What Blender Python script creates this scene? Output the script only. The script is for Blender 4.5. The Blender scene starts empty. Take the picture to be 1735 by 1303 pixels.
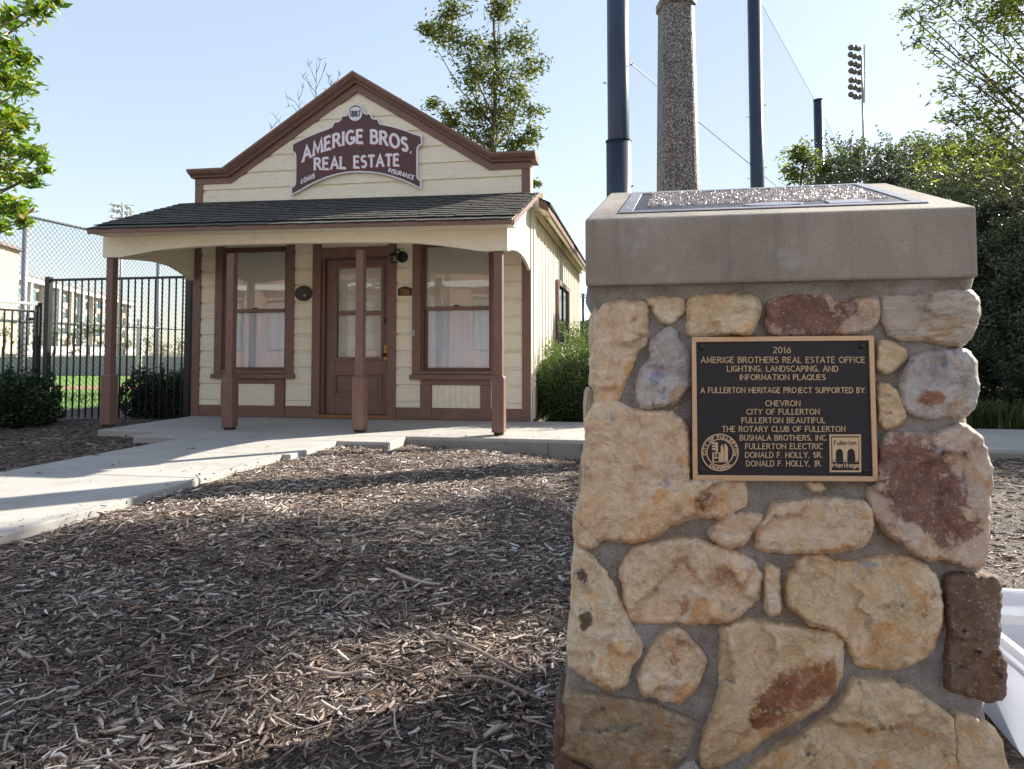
import bpy, math, random
import numpy as np
from mathutils import Vector, noise
from mathutils.geometry import delaunay_2d_cdt

R = math.radians
PI = math.pi
random.seed(7)
rng = np.random.default_rng(7)
scene = bpy.context.scene
col = scene.collection

# ------------------------------------------------------------------ camera
W_PX, H_PX = 1735.0, 1303.0
F_PX, CX, CY = 1158.83, 878.06, 544.2
YAW, PITCH, ROLL = .1767, .0444, .0014
CAM = np.array([0.0, 0.0, 0.86])


def cam_axes():
    cy, sy = math.cos(YAW), math.sin(YAW)
    cp, sp = math.cos(PITCH), math.sin(PITCH)
    fw = np.array([-sy * cp, cy * cp, sp])
    rt = np.array([cy, sy, 0.])
    dn = -np.cross(rt, fw)
    cr, sr = math.cos(ROLL), math.sin(ROLL)
    return cr * rt + sr * dn, -sr * rt + cr * dn, fw


RT, DN, FW = cam_axes()
cam_d = bpy.data.cameras.new('camera')
cam = bpy.data.objects.new('camera', cam_d)
col.objects.link(cam)
from mathutils import Matrix
cam.matrix_world = Matrix(((RT[0], -DN[0], -FW[0], CAM[0]),
                           (RT[1], -DN[1], -FW[1], CAM[1]),
                           (RT[2], -DN[2], -FW[2], CAM[2]),
                           (0, 0, 0, 1)))
cam_d.sensor_width = 36
cam_d.lens = F_PX / W_PX * 36
cam_d.shift_x = -(CX - W_PX / 2) / W_PX
cam_d.shift_y = -(H_PX / 2 - CY) / W_PX
cam_d.clip_start = .05
cam_d.clip_end = 5000
scene.camera = cam

# ------------------------------------------------------------------ sky, sun, exposure
SUN_EL, SUN_AZ = R(31), R(46.5)          # azimuth measured from +Y towards +X
world = bpy.data.worlds.new('World')
scene.world = world
world.use_nodes = True
wn = world.node_tree
wn.nodes.clear()
sky = wn.nodes.new('ShaderNodeTexSky')
sky.sky_type = 'NISHITA'
sky.sun_disc = False
sky.sun_elevation = SUN_EL
sky.sun_rotation = SUN_AZ
sky.air_density = 1.15
sky.dust_density = .3
sky.ozone_density = 2.0
bg = wn.nodes.new('ShaderNodeBackground')
bg.inputs['Strength'].default_value = .147
wo = wn.nodes.new('ShaderNodeOutputWorld')
hs = wn.nodes.new('ShaderNodeHueSaturation')       # the pale, slightly milky blue of the day
hs.inputs['Saturation'].default_value = 1.08
hs.inputs['Hue'].default_value = .509
wn.links.new(sky.outputs[0], hs.inputs['Color'])
gm = wn.nodes.new('ShaderNodeGamma')
gm.inputs['Gamma'].default_value = .45
wn.links.new(hs.outputs[0], gm.inputs['Color'])
wn.links.new(gm.outputs[0], bg.inputs[0])
wn.links.new(bg.outputs[0], wo.inputs[0])

sun_d = bpy.data.lights.new('sun', 'SUN')
sun_d.energy = 3.6
sun_d.angle = R(.55)
sun_d.color = (1, .93, .82)
sun = bpy.data.objects.new('sun', sun_d)
col.objects.link(sun)
SUNV = Vector((math.cos(SUN_EL) * math.sin(SUN_AZ), math.cos(SUN_EL) * math.cos(SUN_AZ), math.sin(SUN_EL)))
sun.rotation_euler = SUNV.to_track_quat('Z', 'Y').to_euler()
sun.location = (20, 20, 20)

scene.view_settings.view_transform = 'Standard'
scene.view_settings.look = 'None'
scene.view_settings.gamma = 1
scene.view_settings.use_curve_mapping = False
scene.view_settings.exposure = 1.86
scene.render.engine = 'CYCLES'
scene.cycles.max_bounces = 8
scene.cycles.transparent_max_bounces = 24

# ------------------------------------------------------------------ pixel -> place helpers


def ray(px, py):
    return FW + RT * (px - CX) / F_PX + DN * (py - CY) / F_PX


def at(px, py, d):
    return CAM + ray(px, py) * d


def hit(px, py, axis, val):
    v = ray(px, py)
    return CAM + v * (val - CAM[axis]) / v[axis]


def hitp(px, py, p0, n):
    v = ray(px, py)
    return CAM + v * (np.dot(p0 - CAM, n) / np.dot(v, n))


# ------------------------------------------------------------------ materials
MATS = {}


def nn(t, typ, **kw):
    n = t.nodes.new(typ)
    for k, v in kw.items():
        if isinstance(k, str) and k in n.inputs:
            n.inputs[k].default_value = v
        else:
            setattr(n, k, v)
    return n


def base_mat(name):
    m = bpy.data.materials.new(name)
    m.use_nodes = True
    t = m.node_tree
    t.nodes.clear()
    out = t.nodes.new('ShaderNodeOutputMaterial')
    p = t.nodes.new('ShaderNodeBsdfPrincipled')
    t.links.new(p.outputs[0], out.inputs[0])
    MATS[name] = m
    return m, t, p, out


def coords(t, rnd=True, kind='Object'):
    tc = t.nodes.new('ShaderNodeTexCoord')
    if not rnd:
        return tc.outputs[kind]
    oi = t.nodes.new('ShaderNodeObjectInfo')
    mul = t.nodes.new('ShaderNodeVectorMath'); mul.operation = 'SCALE'
    mul.inputs[0].default_value = (37, 19, 53)
    t.links.new(oi.outputs['Random'], mul.inputs['Scale'])
    add = t.nodes.new('ShaderNodeVectorMath')
    t.links.new(tc.outputs[kind], add.inputs[0])
    t.links.new(mul.outputs[0], add.inputs[1])
    return add.outputs[0]


def noise_node(t, vec, scale, detail=4, rough=.6, dist=0):
    n = t.nodes.new('ShaderNodeTexNoise')
    n.inputs['Scale'].default_value = scale
    n.inputs['Detail'].default_value = detail
    n.inputs['Roughness'].default_value = rough
    n.inputs['Distortion'].default_value = dist
    t.links.new(vec, n.inputs['Vector'])
    return n.outputs['Fac']


def ramp(t, fac, stops):
    r = t.nodes.new('ShaderNodeValToRGB')
    e = r.color_ramp.elements
    e[0].position, e[1].position = stops[0][0], stops[-1][0]
    e[0].color = (*stops[0][1], 1); e[1].color = (*stops[-1][1], 1)
    for p, c in stops[1:-1]:
        k = e.new(p); k.color = (*c, 1)
    t.links.new(fac, r.inputs[0])
    return r.outputs[0]


def framp(t, fac, a, b, lo=0., hi=1.):
    m = t.nodes.new('ShaderNodeMapRange')
    m.inputs['From Min'].default_value = a
    m.inputs['From Max'].default_value = b
    m.inputs['To Min'].default_value = lo
    m.inputs['To Max'].default_value = hi
    t.links.new(fac, m.inputs['Value'])
    return m.outputs[0]


def mixc(t, fac, a, b, mode='MIX'):
    m = t.nodes.new('ShaderNodeMix')
    m.data_type = 'RGBA'
    m.blend_type = mode
    if isinstance(fac, (int, float)):
        m.inputs['Factor'].default_value = fac
    else:
        t.links.new(fac, m.inputs['Factor'])
    for i, v in ((6, a), (7, b)):
        if isinstance(v, tuple):
            m.inputs[i].default_value = (*v, 1)
        else:
            t.links.new(v, m.inputs[i])
    return m.outputs[2]


def bump(t, p, h, dist=.002, strength=1.):
    b = t.nodes.new('ShaderNodeBump')
    b.inputs['Strength'].default_value = strength
    b.inputs['Distance'].default_value = dist
    t.links.new(h, b.inputs['Height'])
    t.links.new(b.outputs[0], p.inputs['Normal'])


def mul(c, k):
    return tuple(min(1, x * k) for x in c)


def simple(name, color, rough=.6, var=.12, scale=6., bmp=.0006, bscale=60., metal=0., spec=.5, stretch=None, dirt=None):
    """paint, metal, concrete: base colour with mottling, fine relief and optional grime"""
    m, t, p, o = base_mat(name)
    v = coords(t)
    if stretch:
        mp = t.nodes.new('ShaderNodeMapping')
        mp.inputs['Scale'].default_value = stretch
        t.links.new(v, mp.inputs['Vector']); v = mp.outputs[0]
    f = noise_node(t, v, scale, 5, .65)
    c = ramp(t, f, [(.25, mul(color, 1 - var)), (.5, color), (.75, mul(color, 1 + var))])
    if dirt:
        dcol, dscale, lo, hi, amt = dirt
        g = noise_node(t, v, dscale, 6, .7)
        c = mixc(t, framp(t, g, lo, hi, 0, amt), c, dcol)
    t.links.new(c, p.inputs['Base Color'])
    p.inputs['Roughness'].default_value = rough
    p.inputs['Metallic'].default_value = metal
    p.inputs['Specular IOR Level'].default_value = spec
    if bmp:
        bump(t, p, noise_node(t, v, bscale, 4, .7), bmp)
    return m


CREAM = simple('cream_paint', (.80, .735, .575), .55, .07, 3, .0012, 40, stretch=(1, 4, 4), dirt=((.36, .32, .25), 5, .54, .76, .42))
BROWN = simple('brown_trim_paint', (.185, .100, .078), .5, .10, 3, .0008, 50, dirt=((.30, .20, .165), 8, .54, .74, .45))
BROWN_D = simple('dark_brown_sash_paint', (.13, .070, .055), .45, .10, 4, .0006, 50)
SIGNBROWN = simple('sign_brown_paint', (.080, .030, .028), .45, .08, 3, .0003, 80)
SIGNWHITE = simple('sign_white_paint', (.74, .73, .77), .5, .04, 8, .0002, 80)
SIGNRED = simple('sign_red_paint', (.30, .02, .035), .5, .1, 8, .0002, 80)
SHINGLE = simple('weathered_shingle', (.024, .024, .021), .95, .45, 14, .003, 90, spec=.1, stretch=(6, 1, 1))
CONC = simple('pale_concrete', (.39, .37, .34), .85, .09, 1.6, .0018, 160, dirt=((.24, .215, .19), 3.1, .48, .74, .6))
CONC_D = simple('weathered_kerb_concrete', (.25, .235, .21), .9, .16, 4, .003, 60, dirt=((.10, .085, .07), 7, .52, .72, .7))
BLACKST = simple('black_powder_coat', (.012, .013, .016), .4, .2, 10, 0)
DARKST = simple('dark_blue_grey_steel', (.035, .045, .075), .35, .15, 1.2, .0006, 12, metal=.3)
GALV = simple('galvanised_steel', (.36, .37, .38), .45, .1, 7, 0, metal=.6)
WIRE = simple('dull_wire', (.10, .105, .12), .5, .1, 7, 0, metal=.5)
BLACKIRON = simple('black_iron', (.014, .013, .012), .45, .3, 20, .0005, 60)
BRASS = simple('aged_brass', (.42, .21, .05), .35, .3, 30, 0, metal=.9)
BRONZE = simple('polished_bronze', (.60, .42, .26), .42, .08, 12, .0002, 300, metal=.35, stretch=(.3, 6, 6))
BRONZEL = simple('bronze_lettering', (.62, .47, .30), .45, .05, 20, 0, metal=.25)
PLATE = simple('black_plaque_enamel', (.007, .008, .015), .5, .3, 9, .0004, 420)
THRESH = simple('oak_threshold', (.25, .12, .05), .55, .2, 12, .0006, 60, stretch=(.4, 6, 6))
LAMPDK = simple('sports_lamp_housing', (.10, .10, .095), .5, .3, 2, 0)
LAMPGL = simple('sports_lamp_glass', (.5, .5, .48), .15, .05, 10, 0)
BARK = simple('grey_bark', (.12, .095, .07), .9, .35, 9, .01, 30, stretch=(2, 2, .5))
DARKBARK = simple('dark_bark', (.05, .04, .03), .9, .3, 9, .006, 30)
REDDIRT = simple('infield_dirt', (.32, .17, .10), .95, .15, 2, 0)
LAWN = simple('mown_grass', (.13, .25, .030), .9, .30, .8, .02, 25)
GROUND = simple('dry_open_ground', (.16, .15, .09), .95, .25, .05, 0)
BLDG = simple('off_white_stucco', (.47, .46, .45), .85, .05, .2, 0)
BLDG2 = simple('tan_stucco', (.52, .44, .33), .85, .05, .2, 0)
BLDG3 = simple('brown_grey_stucco', (.20, .175, .16), .85, .08, .2, 0)
WINTEAL = simple('teal_window_glass', (.12, .22, .24), .12, .3, .3, 0, spec=.8)
WINDARK = simple('dark_window_glass', (.03, .035, .04), .12, .3, .3, 0, spec=.8)
GREYBLOCK = simple('grey_block_wall', (.27, .265, .27), .9, .07, .7, .002, 12)
PINKBRICK = simple('pink_brick', (.36, .22, .185), .85, .2, 3, .003, 20)
WHITEP = simple('white_paint', (.8, .79, .77), .6, .05, 3, 0)
WSCREEN = simple('green_windscreen', (.10, .17, .16), .8, .1, 3, 0)
BLIND = simple('roller_shade_fabric', (.78, .74, .66), .85, .04, 4, .0003, 900)
CURTAIN = simple('pale_curtain_cloth', (.80, .85, .93), .8, .16, 3, .004, 20, stretch=(9, 1, .35))
RUBBER = simple('dark_meter_plastic', (.03, .028, .027), .5, .1, 20, 0)
CARPAINT = simple('dark_blue_car_paint', (.03, .04, .07), .25, .1, 3, 0)


def mat_agg():
    m, t, p, o = base_mat('exposed_aggregate')
    v = coords(t, False)
    vo = t.nodes.new('ShaderNodeTexVoronoi')
    vo.inputs['Scale'].default_value = 95
    t.links.new(v, vo.inputs['Vector'])
    sep = t.nodes.new('ShaderNodeSeparateColor')
    t.links.new(vo.outputs['Color'], sep.inputs[0])
    c = ramp(t, sep.outputs[0], [(.0, (.05, .045, .045)), (.35, (.13, .11, .10)), (.6, (.26, .22, .19)), (.85, (.48, .44, .40)), (1, (.62, .60, .56))])
    d = framp(t, vo.outputs['Distance'], .0, .55, 1, .35)
    c2 = mixc(t, 1., c, ramp(t, d, [(0, (.25, .24, .23)), (1, (1, 1, 1))]), 'MULTIPLY')
    t.links.new(c2, p.inputs['Base Color'])
    p.inputs['Roughness'].default_value = .55
    bump(t, p, d, .004)
    return m


AGG = mat_agg()


def mat_glass():
    m, t, p, o = base_mat('window_glass')
    t.nodes.remove(p)
    gl = t.nodes.new('ShaderNodeBsdfGlossy'); gl.inputs['Roughness'].default_value = .015
    gl.inputs['Color'].default_value = (.95, .97, 1, 1)
    tr = t.nodes.new('ShaderNodeBsdfTransparent'); tr.inputs['Color'].default_value = (.97, .98, .975, 1)
    fr = t.nodes.new('ShaderNodeFresnel'); fr.inputs['IOR'].default_value = 1.5
    f = framp(t, fr.outputs[0], 0, 1, .0, 1)
    v = coords(t)
    b = t.nodes.new('ShaderNodeBump'); b.inputs['Distance'].default_value = .002; b.inputs['Strength'].default_value = .25
    t.links.new(noise_node(t, v, 2.2, 2, .5), b.inputs['Height'])
    t.links.new(b.outputs[0], gl.inputs['Normal'])
    mx = t.nodes.new('ShaderNodeMixShader')
    t.links.new(f, mx.inputs[0]); t.links.new(tr.outputs[0], mx.inputs[1]); t.links.new(gl.outputs[0], mx.inputs[2])
    t.links.new(mx.outputs[0], o.inputs[0])
    return m


GLASS = mat_glass()


def mat_net():
    m, t, p, o = base_mat('sports_netting')
    t.nodes.remove(p)
    d = t.nodes.new('ShaderNodeBsdfDiffuse'); d.inputs['Color'].default_value = (.10, .13, .16, 1)
    tr = t.nodes.new('ShaderNodeBsdfTransparent')
    mx = t.nodes.new('ShaderNodeMixShader'); mx.inputs[0].default_value = .17
    t.links.new(tr.outputs[0], mx.inputs[1]); t.links.new(d.outputs[0], mx.inputs[2])
    t.links.new(mx.outputs[0], o.inputs[0])
    return m


NET = mat_net()


def mat_tote():
    m, t, p, o = base_mat('milky_plastic')
    p.inputs['Base Color'].default_value = (.82, .84, .88, 1)
    p.inputs['Roughness'].default_value = .35
    tl = t.nodes.new('ShaderNodeBsdfTranslucent'); tl.inputs['Color'].default_value = (.85, .88, .95, 1)
    mx = t.nodes.new('ShaderNodeMixShader'); mx.inputs[0].default_value = .45
    t.links.new(p.outputs[0], mx.inputs[1]); t.links.new(tl.outputs[0], mx.inputs[2])
    t.links.new(mx.outputs[0], o.inputs[0])
    bump(t, p, noise_node(t, coords(t), 5, 3), .002)
    return m


TOTE = mat_tote()


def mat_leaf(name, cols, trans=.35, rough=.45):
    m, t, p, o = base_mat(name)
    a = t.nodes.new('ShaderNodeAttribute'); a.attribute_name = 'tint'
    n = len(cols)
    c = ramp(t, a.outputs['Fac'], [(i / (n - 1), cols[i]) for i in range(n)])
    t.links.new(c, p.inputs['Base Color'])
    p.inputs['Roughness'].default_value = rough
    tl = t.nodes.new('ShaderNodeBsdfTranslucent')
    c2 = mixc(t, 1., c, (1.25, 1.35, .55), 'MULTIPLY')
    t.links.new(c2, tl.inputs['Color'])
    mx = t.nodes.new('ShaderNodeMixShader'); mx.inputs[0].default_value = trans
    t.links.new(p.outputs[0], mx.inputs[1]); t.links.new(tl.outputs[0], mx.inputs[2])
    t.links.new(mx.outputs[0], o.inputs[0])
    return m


LEAF_TREE = mat_leaf('tree_leaf', [(.035, .05, .02), (.065, .09, .026), (.11, .14, .035), (.21, .21, .05), (.30, .17, .07)], .45)
LEAF_NEAR = mat_leaf('near_leaf', [(.05, .11, .014), (.10, .19, .02), (.16, .27, .026), (.28, .33, .04), (.40, .22, .08)], .45, .35)
LEAF_OLIVE = mat_leaf('olive_leaf', [(.07, .095, .035), (.12, .155, .045), (.18, .21, .06), (.30, .30, .08)], .5)
LEAF_GREY = mat_leaf('grey_green_leaf', [(.03, .045, .028), (.06, .082, .052), (.10, .125, .08), (.18, .20, .13)], .22)
LEAF_DARK = mat_leaf('dark_hedge_leaf', [(.010, .022, .008), (.020, .045, .012), (.035, .07, .018), (.07, .09, .02)], .2, .35)
LEAF_LIGHT = mat_leaf('fresh_leaf', [(.028, .062, .016), (.048, .095, .022), (.08, .135, .03), (.14, .20, .06)], .3)
GRASSB = mat_leaf('grass_blade', [(.02, .04, .012), (.04, .07, .016), (.07, .10, .02), (.13, .13, .04)], .25)


def mat_chip():
    m, t, p, o = base_mat('wood_chip')
    a = t.nodes.new('ShaderNodeAttribute'); a.attribute_name = 'tint'
    c = ramp(t, a.outputs['Fac'], [(0, (.05, .036, .028)), (.25, (.15, .108, .085)), (.5, (.30, .23, .185)), (.7, (.44, .365, .31)), (.88, (.57, .51, .46)), (1, (.70, .67, .63))])
    v = coords(t, False)
    g = noise_node(t, v, 160, 3, .7)
    c = mixc(t, 1., c, ramp(t, g, [(.3, (.62, .60, .58)), (.7, (1.25, 1.22, 1.2))]), 'MULTIPLY')
    t.links.new(c, p.inputs['Base Color'])
    p.inputs['Roughness'].default_value = .8
    bump(t, p, g, .002)
    return m


CHIP = mat_chip()


def mat_mulch():
    m, t, p, o = base_mat('mulch_litter')
    v = coords(t, False)
    vo = t.nodes.new('ShaderNodeTexVoronoi')
    vo.inputs['Scale'].default_value = 38
    mp = t.nodes.new('ShaderNodeMapping'); mp.inputs['Scale'].default_value = (.5, 1.6, 1)
    nz = t.nodes.new('ShaderNodeTexNoise'); nz.inputs['Scale'].default_value = 6
    t.links.new(v, nz.inputs['Vector'])
    ad = t.nodes.new('ShaderNodeVectorMath')
    t.links.new(v, ad.inputs[0]); t.links.new(nz.outputs['Color'], ad.inputs[1])
    t.links.new(ad.outputs[0], mp.inputs['Vector'])
    t.links.new(mp.outputs[0], vo.inputs['Vector'])
    sep = t.nodes.new('ShaderNodeSeparateColor'); t.links.new(vo.outputs['Color'], sep.inputs[0])
    c = ramp(t, sep.outputs[0], [(0, (.018, .012, .010)), (.45, (.05, .034, .026)), (.8, (.12, .085, .062)), (1, (.25, .19, .14))])
    t.links.new(c, p.inputs['Base Color'])
    p.inputs['Roughness'].default_value = .9
    bump(t, p, sep.outputs[1], .012)
    return m


MULCH = mat_mulch()


def mat_mortar():
    m, t, p, o = base_mat('monument_mortar')
    v = coords(t, False)
    n1 = noise_node(t, v, 6, 6, .7)
    n2 = noise_node(t, v, 40, 5, .75)
    n3 = noise_node(t, v, 260, 3, .7)
    c = ramp(t, n1, [(.3, (.27, .25, .22)), (.5, (.39, .37, .34)), (.66, (.54, .54, .57))])
    c = mixc(t, framp(t, n2, .58, .72, 0, .7), c, (.12, .10, .08))
    c = mixc(t, framp(t, n3, .56, .66, 0, .7), c, (.62, .60, .56))
    c = mixc(t, framp(t, n3, .42, .34, 0, .7), c, (.13, .12, .11))
    t.links.new(c, p.inputs['Base Color'])
    p.inputs['Roughness'].default_value = .92
    ad = t.nodes.new('ShaderNodeMath'); ad.operation = 'MULTIPLY_ADD'
    ad.inputs[1].default_value = 3.
    t.links.new(n2, ad.inputs[0]); t.links.new(n3, ad.inputs[2])
    bump(t, p, ad.outputs[0], .006)
    return m


MORTAR = mat_mortar()


def mat_cap():
    m, t, p, o = base_mat('cast_stone')
    v = coords(t, False)
    n1 = noise_node(t, v, 4, 6, .65)
    n2 = noise_node(t, v, 320, 2, .6)
    n3 = noise_node(t, v, 9, 6, .7)
    c = ramp(t, n1, [(.3, (.25, .22, .18)), (.5, (.32, .285, .24)), (.7, (.39, .345, .29))])
    c = mixc(t, framp(t, n2, .60, .68, 0, .6), c, (.12, .105, .09))
    c = mixc(t, framp(t, n3, .58, .70, 0, .55), c, (.48, .46, .44))
    c = mixc(t, framp(t, noise_node(t, v, 70, 5, .8), .55, .62, 0, .22), c, (.45, .36, .28))
    n4 = noise_node(t, v, 210, 2, .5)
    c = mixc(t, framp(t, n4, .66, .72, 0, .5), c, (.50, .38, .28))
    mp = t.nodes.new('ShaderNodeMapping'); mp.inputs['Scale'].default_value = (9, 9, .9)
    t.links.new(v, mp.inputs['Vector'])
    c = mixc(t, framp(t, noise_node(t, mp.outputs[0], 2.2, 6, .75), .52, .66, 0, .38), c, (.17, .15, .13))
    t.links.new(c, p.inputs['Base Color'])
    p.inputs['Roughness'].default_value = .85
    bump(t, p, n2, .0030)
    return m


CAPM = mat_cap()
STONE_CACHE = {}


def mat_stone(key, a, b, c, rust, blue, band=0.):
    """field stone: three rock tones, an oxide stain driven by the per-vertex 'stain', lichen greys"""
    m, t, p, o = base_mat('field_stone_' + key)
    v = coords(t, False)
    if band:
        mp = t.nodes.new('ShaderNodeMapping')
        mp.inputs['Scale'].default_value = (1, 1, 5)
        mp.inputs['Rotation'].default_value = (0, R(8), 0)
        t.links.new(v, mp.inputs['Vector']); v = mp.outputs[0]
    n1 = noise_node(t, v, 7, 8, .68, .6)
    n2 = noise_node(t, v, 22, 7, .72, .8)
    n3 = noise_node(t, v, 120, 5, .75)
    cc = ramp(t, n1, [(.28, a), (.5, b), (.72, c)])
    cc = mixc(t, framp(t, n2, .50, .70, 0, .75), cc, mul(c, 1.12))
    cc = mixc(t, framp(t, n2, .30, .20, 0, .7), cc, rust)
    n4 = noise_node(t, v, 4.5, 7, .7, 1.6)
    n5 = noise_node(t, v, 11, 8, .75, 1.0)
    n6 = noise_node(t, v, 62, 4, .8)
    n7 = noise_node(t, v, 34, 6, .8, 2.)
    n8 = noise_node(t, v, 2.6, 6, .7, 1.2)
    cc = mixc(t, framp(t, n8, .50, .60, 0, .6), cc, tuple(np.array(b) * (1.02, .84, .60)))
    cc = mixc(t, framp(t, n4, .54, .60, 0, .75), cc, tuple(np.array(b) * (.95, .66, .38)))
    cc = mixc(t, framp(t, n5, .54, .64, 0, .55), cc, tuple(np.array(c) * (1.02, 1.04, 1.12)))
    cc = mixc(t, framp(t, n5, .42, .36, 0, .5), cc, tuple(np.array(a) * (.62, .60, .60)))
    cc = mixc(t, framp(t, n6, .56, .60, 0, .35), cc, tuple(np.array(c) * 1.12))
    cc = mixc(t, framp(t, n7, .38, .34, 0, .4), cc, tuple(np.array(a) * (.6, .48, .40)))
    at_ = t.nodes.new('ShaderNodeAttribute'); at_.attribute_name = 'stain'
    s = t.nodes.new('ShaderNodeMath'); s.operation = 'ADD'
    t.links.new(at_.outputs['Fac'], s.inputs[0])
    t.links.new(framp(t, n2, .3, .7, -.55, .55), s.inputs[1])
    rc = ramp(t, n2, [(.3, mul(rust, .42)), (.46, mul(rust, .75)), (.56, mul(rust, 1.1)), (.68, tuple(np.array(rust) * .8 + np.array(b) * .35))])
    cc = mixc(t, framp(t, s.outputs[0], .34, .70, 0, .92), cc, rc)
    at2 = t.nodes.new('ShaderNodeAttribute'); at2.attribute_name = 'tone'
    s2 = t.nodes.new('ShaderNodeMath'); s2.operation = 'ADD'
    t.links.new(at2.outputs['Fac'], s2.inputs[0])
    t.links.new(framp(t, n2, .3, .7, -.6, .6), s2.inputs[1])
    cc = mixc(t, framp(t, s2.outputs[0], .4, .62, 0, .85), cc, blue)
    # thin dark cracks and pale flecks
    vo = t.nodes.new('ShaderNodeTexNoise'); vo.inputs['Scale'].default_value = 5
    vo.inputs['Detail'].default_value = 9; vo.inputs['Roughness'].default_value = .62; vo.inputs['Distortion'].default_value = 1.4
    t.links.new(v, vo.inputs['Vector'])
    ab = t.nodes.new('ShaderNodeMath'); ab.operation = 'SUBTRACT'; ab.inputs[1].default_value = .5
    t.links.new(vo.outputs['Fac'], ab.inputs[0])
    ab2 = t.nodes.new('ShaderNodeMath'); ab2.operation = 'ABSOLUTE'
    t.links.new(ab.outputs[0], ab2.inputs[0])
    cc = mixc(t, framp(t, ab2.outputs[0], .006, .0, 0, .22), cc, mul(a, .5))
    cc = mixc(t, framp(t, n3, .62, .70, 0, .5), cc, (.16, .12, .08))
    cc = mixc(t, framp(t, n3, .42, .34, 0, .6), cc, (.74, .70, .64))
    t.links.new(cc, p.inputs['Base Color'])
    p.inputs['Roughness'].default_value = .78
    h = t.nodes.new('ShaderNodeMath'); h.operation = 'MULTIPLY_ADD'
    h.inputs[1].default_value = 4
    t.links.new(n2, h.inputs[0]); t.links.new(n3, h.inputs[2])
    h2 = t.nodes.new('ShaderNodeMath'); h2.operation = 'ADD'
    h3 = t.nodes.new('ShaderNodeMath'); h3.operation = 'MULTIPLY_ADD'; h3.inputs[1].default_value = 2.2
    t.links.new(n6, h3.inputs[0]); t.links.new(h.outputs[0], h3.inputs[2])
    t.links.new(h3.outputs[0], h2.inputs[0])
    t.links.new(framp(t, ab2.outputs[0], 0, .012, 0, .35), h2.inputs[1])
    bump(t, p, h2.outputs[0], .0030)
    STONE_CACHE[key] = m
    return m


mat_stone('tan', (.55, .38, .20), (.76, .57, .34), (.86, .72, .52), (.34, .125, .045), (.44, .46, .49))
mat_stone('pink', (.60, .41, .25), (.80, .60, .39), (.90, .76, .60), (.44, .19, .07), (.40, .43, .50))
mat_stone('gold', (.64, .45, .25), (.82, .66, .44), (.90, .81, .65), (.10, .06, .038), (.46, .50, .46))
mat_stone('rust', (.44, .31, .24), (.64, .50, .39), (.78, .68, .57), (.25, .115, .085), (.42, .41, .46))
mat_stone('brown', (.12, .070, .048), (.18, .11, .07), (.25, .17, .115), (.095, .05, .034), (.30, .28, .26))
mat_stone('olive', (.30, .215, .13), (.43, .325, .20), (.50, .41, .29), (.32, .16, .075), (.38, .38, .34))
mat_stone('band', (.62, .53, .42), (.78, .70, .60), (.86, .80, .73), (.62, .40, .22), (.46, .47, .50), 1)
mat_stone('grey', (.34, .32, .32), (.52, .49, .48), (.70, .67, .62), (.42, .18, .10), (.27, .31, .44))

# ------------------------------------------------------------------ object helpers
WO = {}       # world origin of each object


def tag(o, label=None, cat=None, group=None, kind=None):
    if label: o['label'] = label
    if cat: o['category'] = cat
    if group: o['group'] = group
    if kind: o['kind'] = kind
    return o


def thing(name, loc, label, cat, group=None):
    o = bpy.data.objects.new(name, None)
    o.empty_display_size = .1
    col.objects.link(o)
    o.location = loc
    WO[o.name] = np.array(loc, float)
    return tag(o, label, cat, group)


def link_mesh(name, me, origin, mat=None, parent=None):
    o = bpy.data.objects.new(name, me)
    col.objects.link(o)
    origin = np.array(origin, float)
    WO[o.name] = origin
    if mat is not None and not me.materials:
        me.materials.append(mat)
    if parent is not None:
        o.parent = parent
        o.location = origin - WO[parent.name]
    else:
        o.location = origin
    return o


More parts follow.
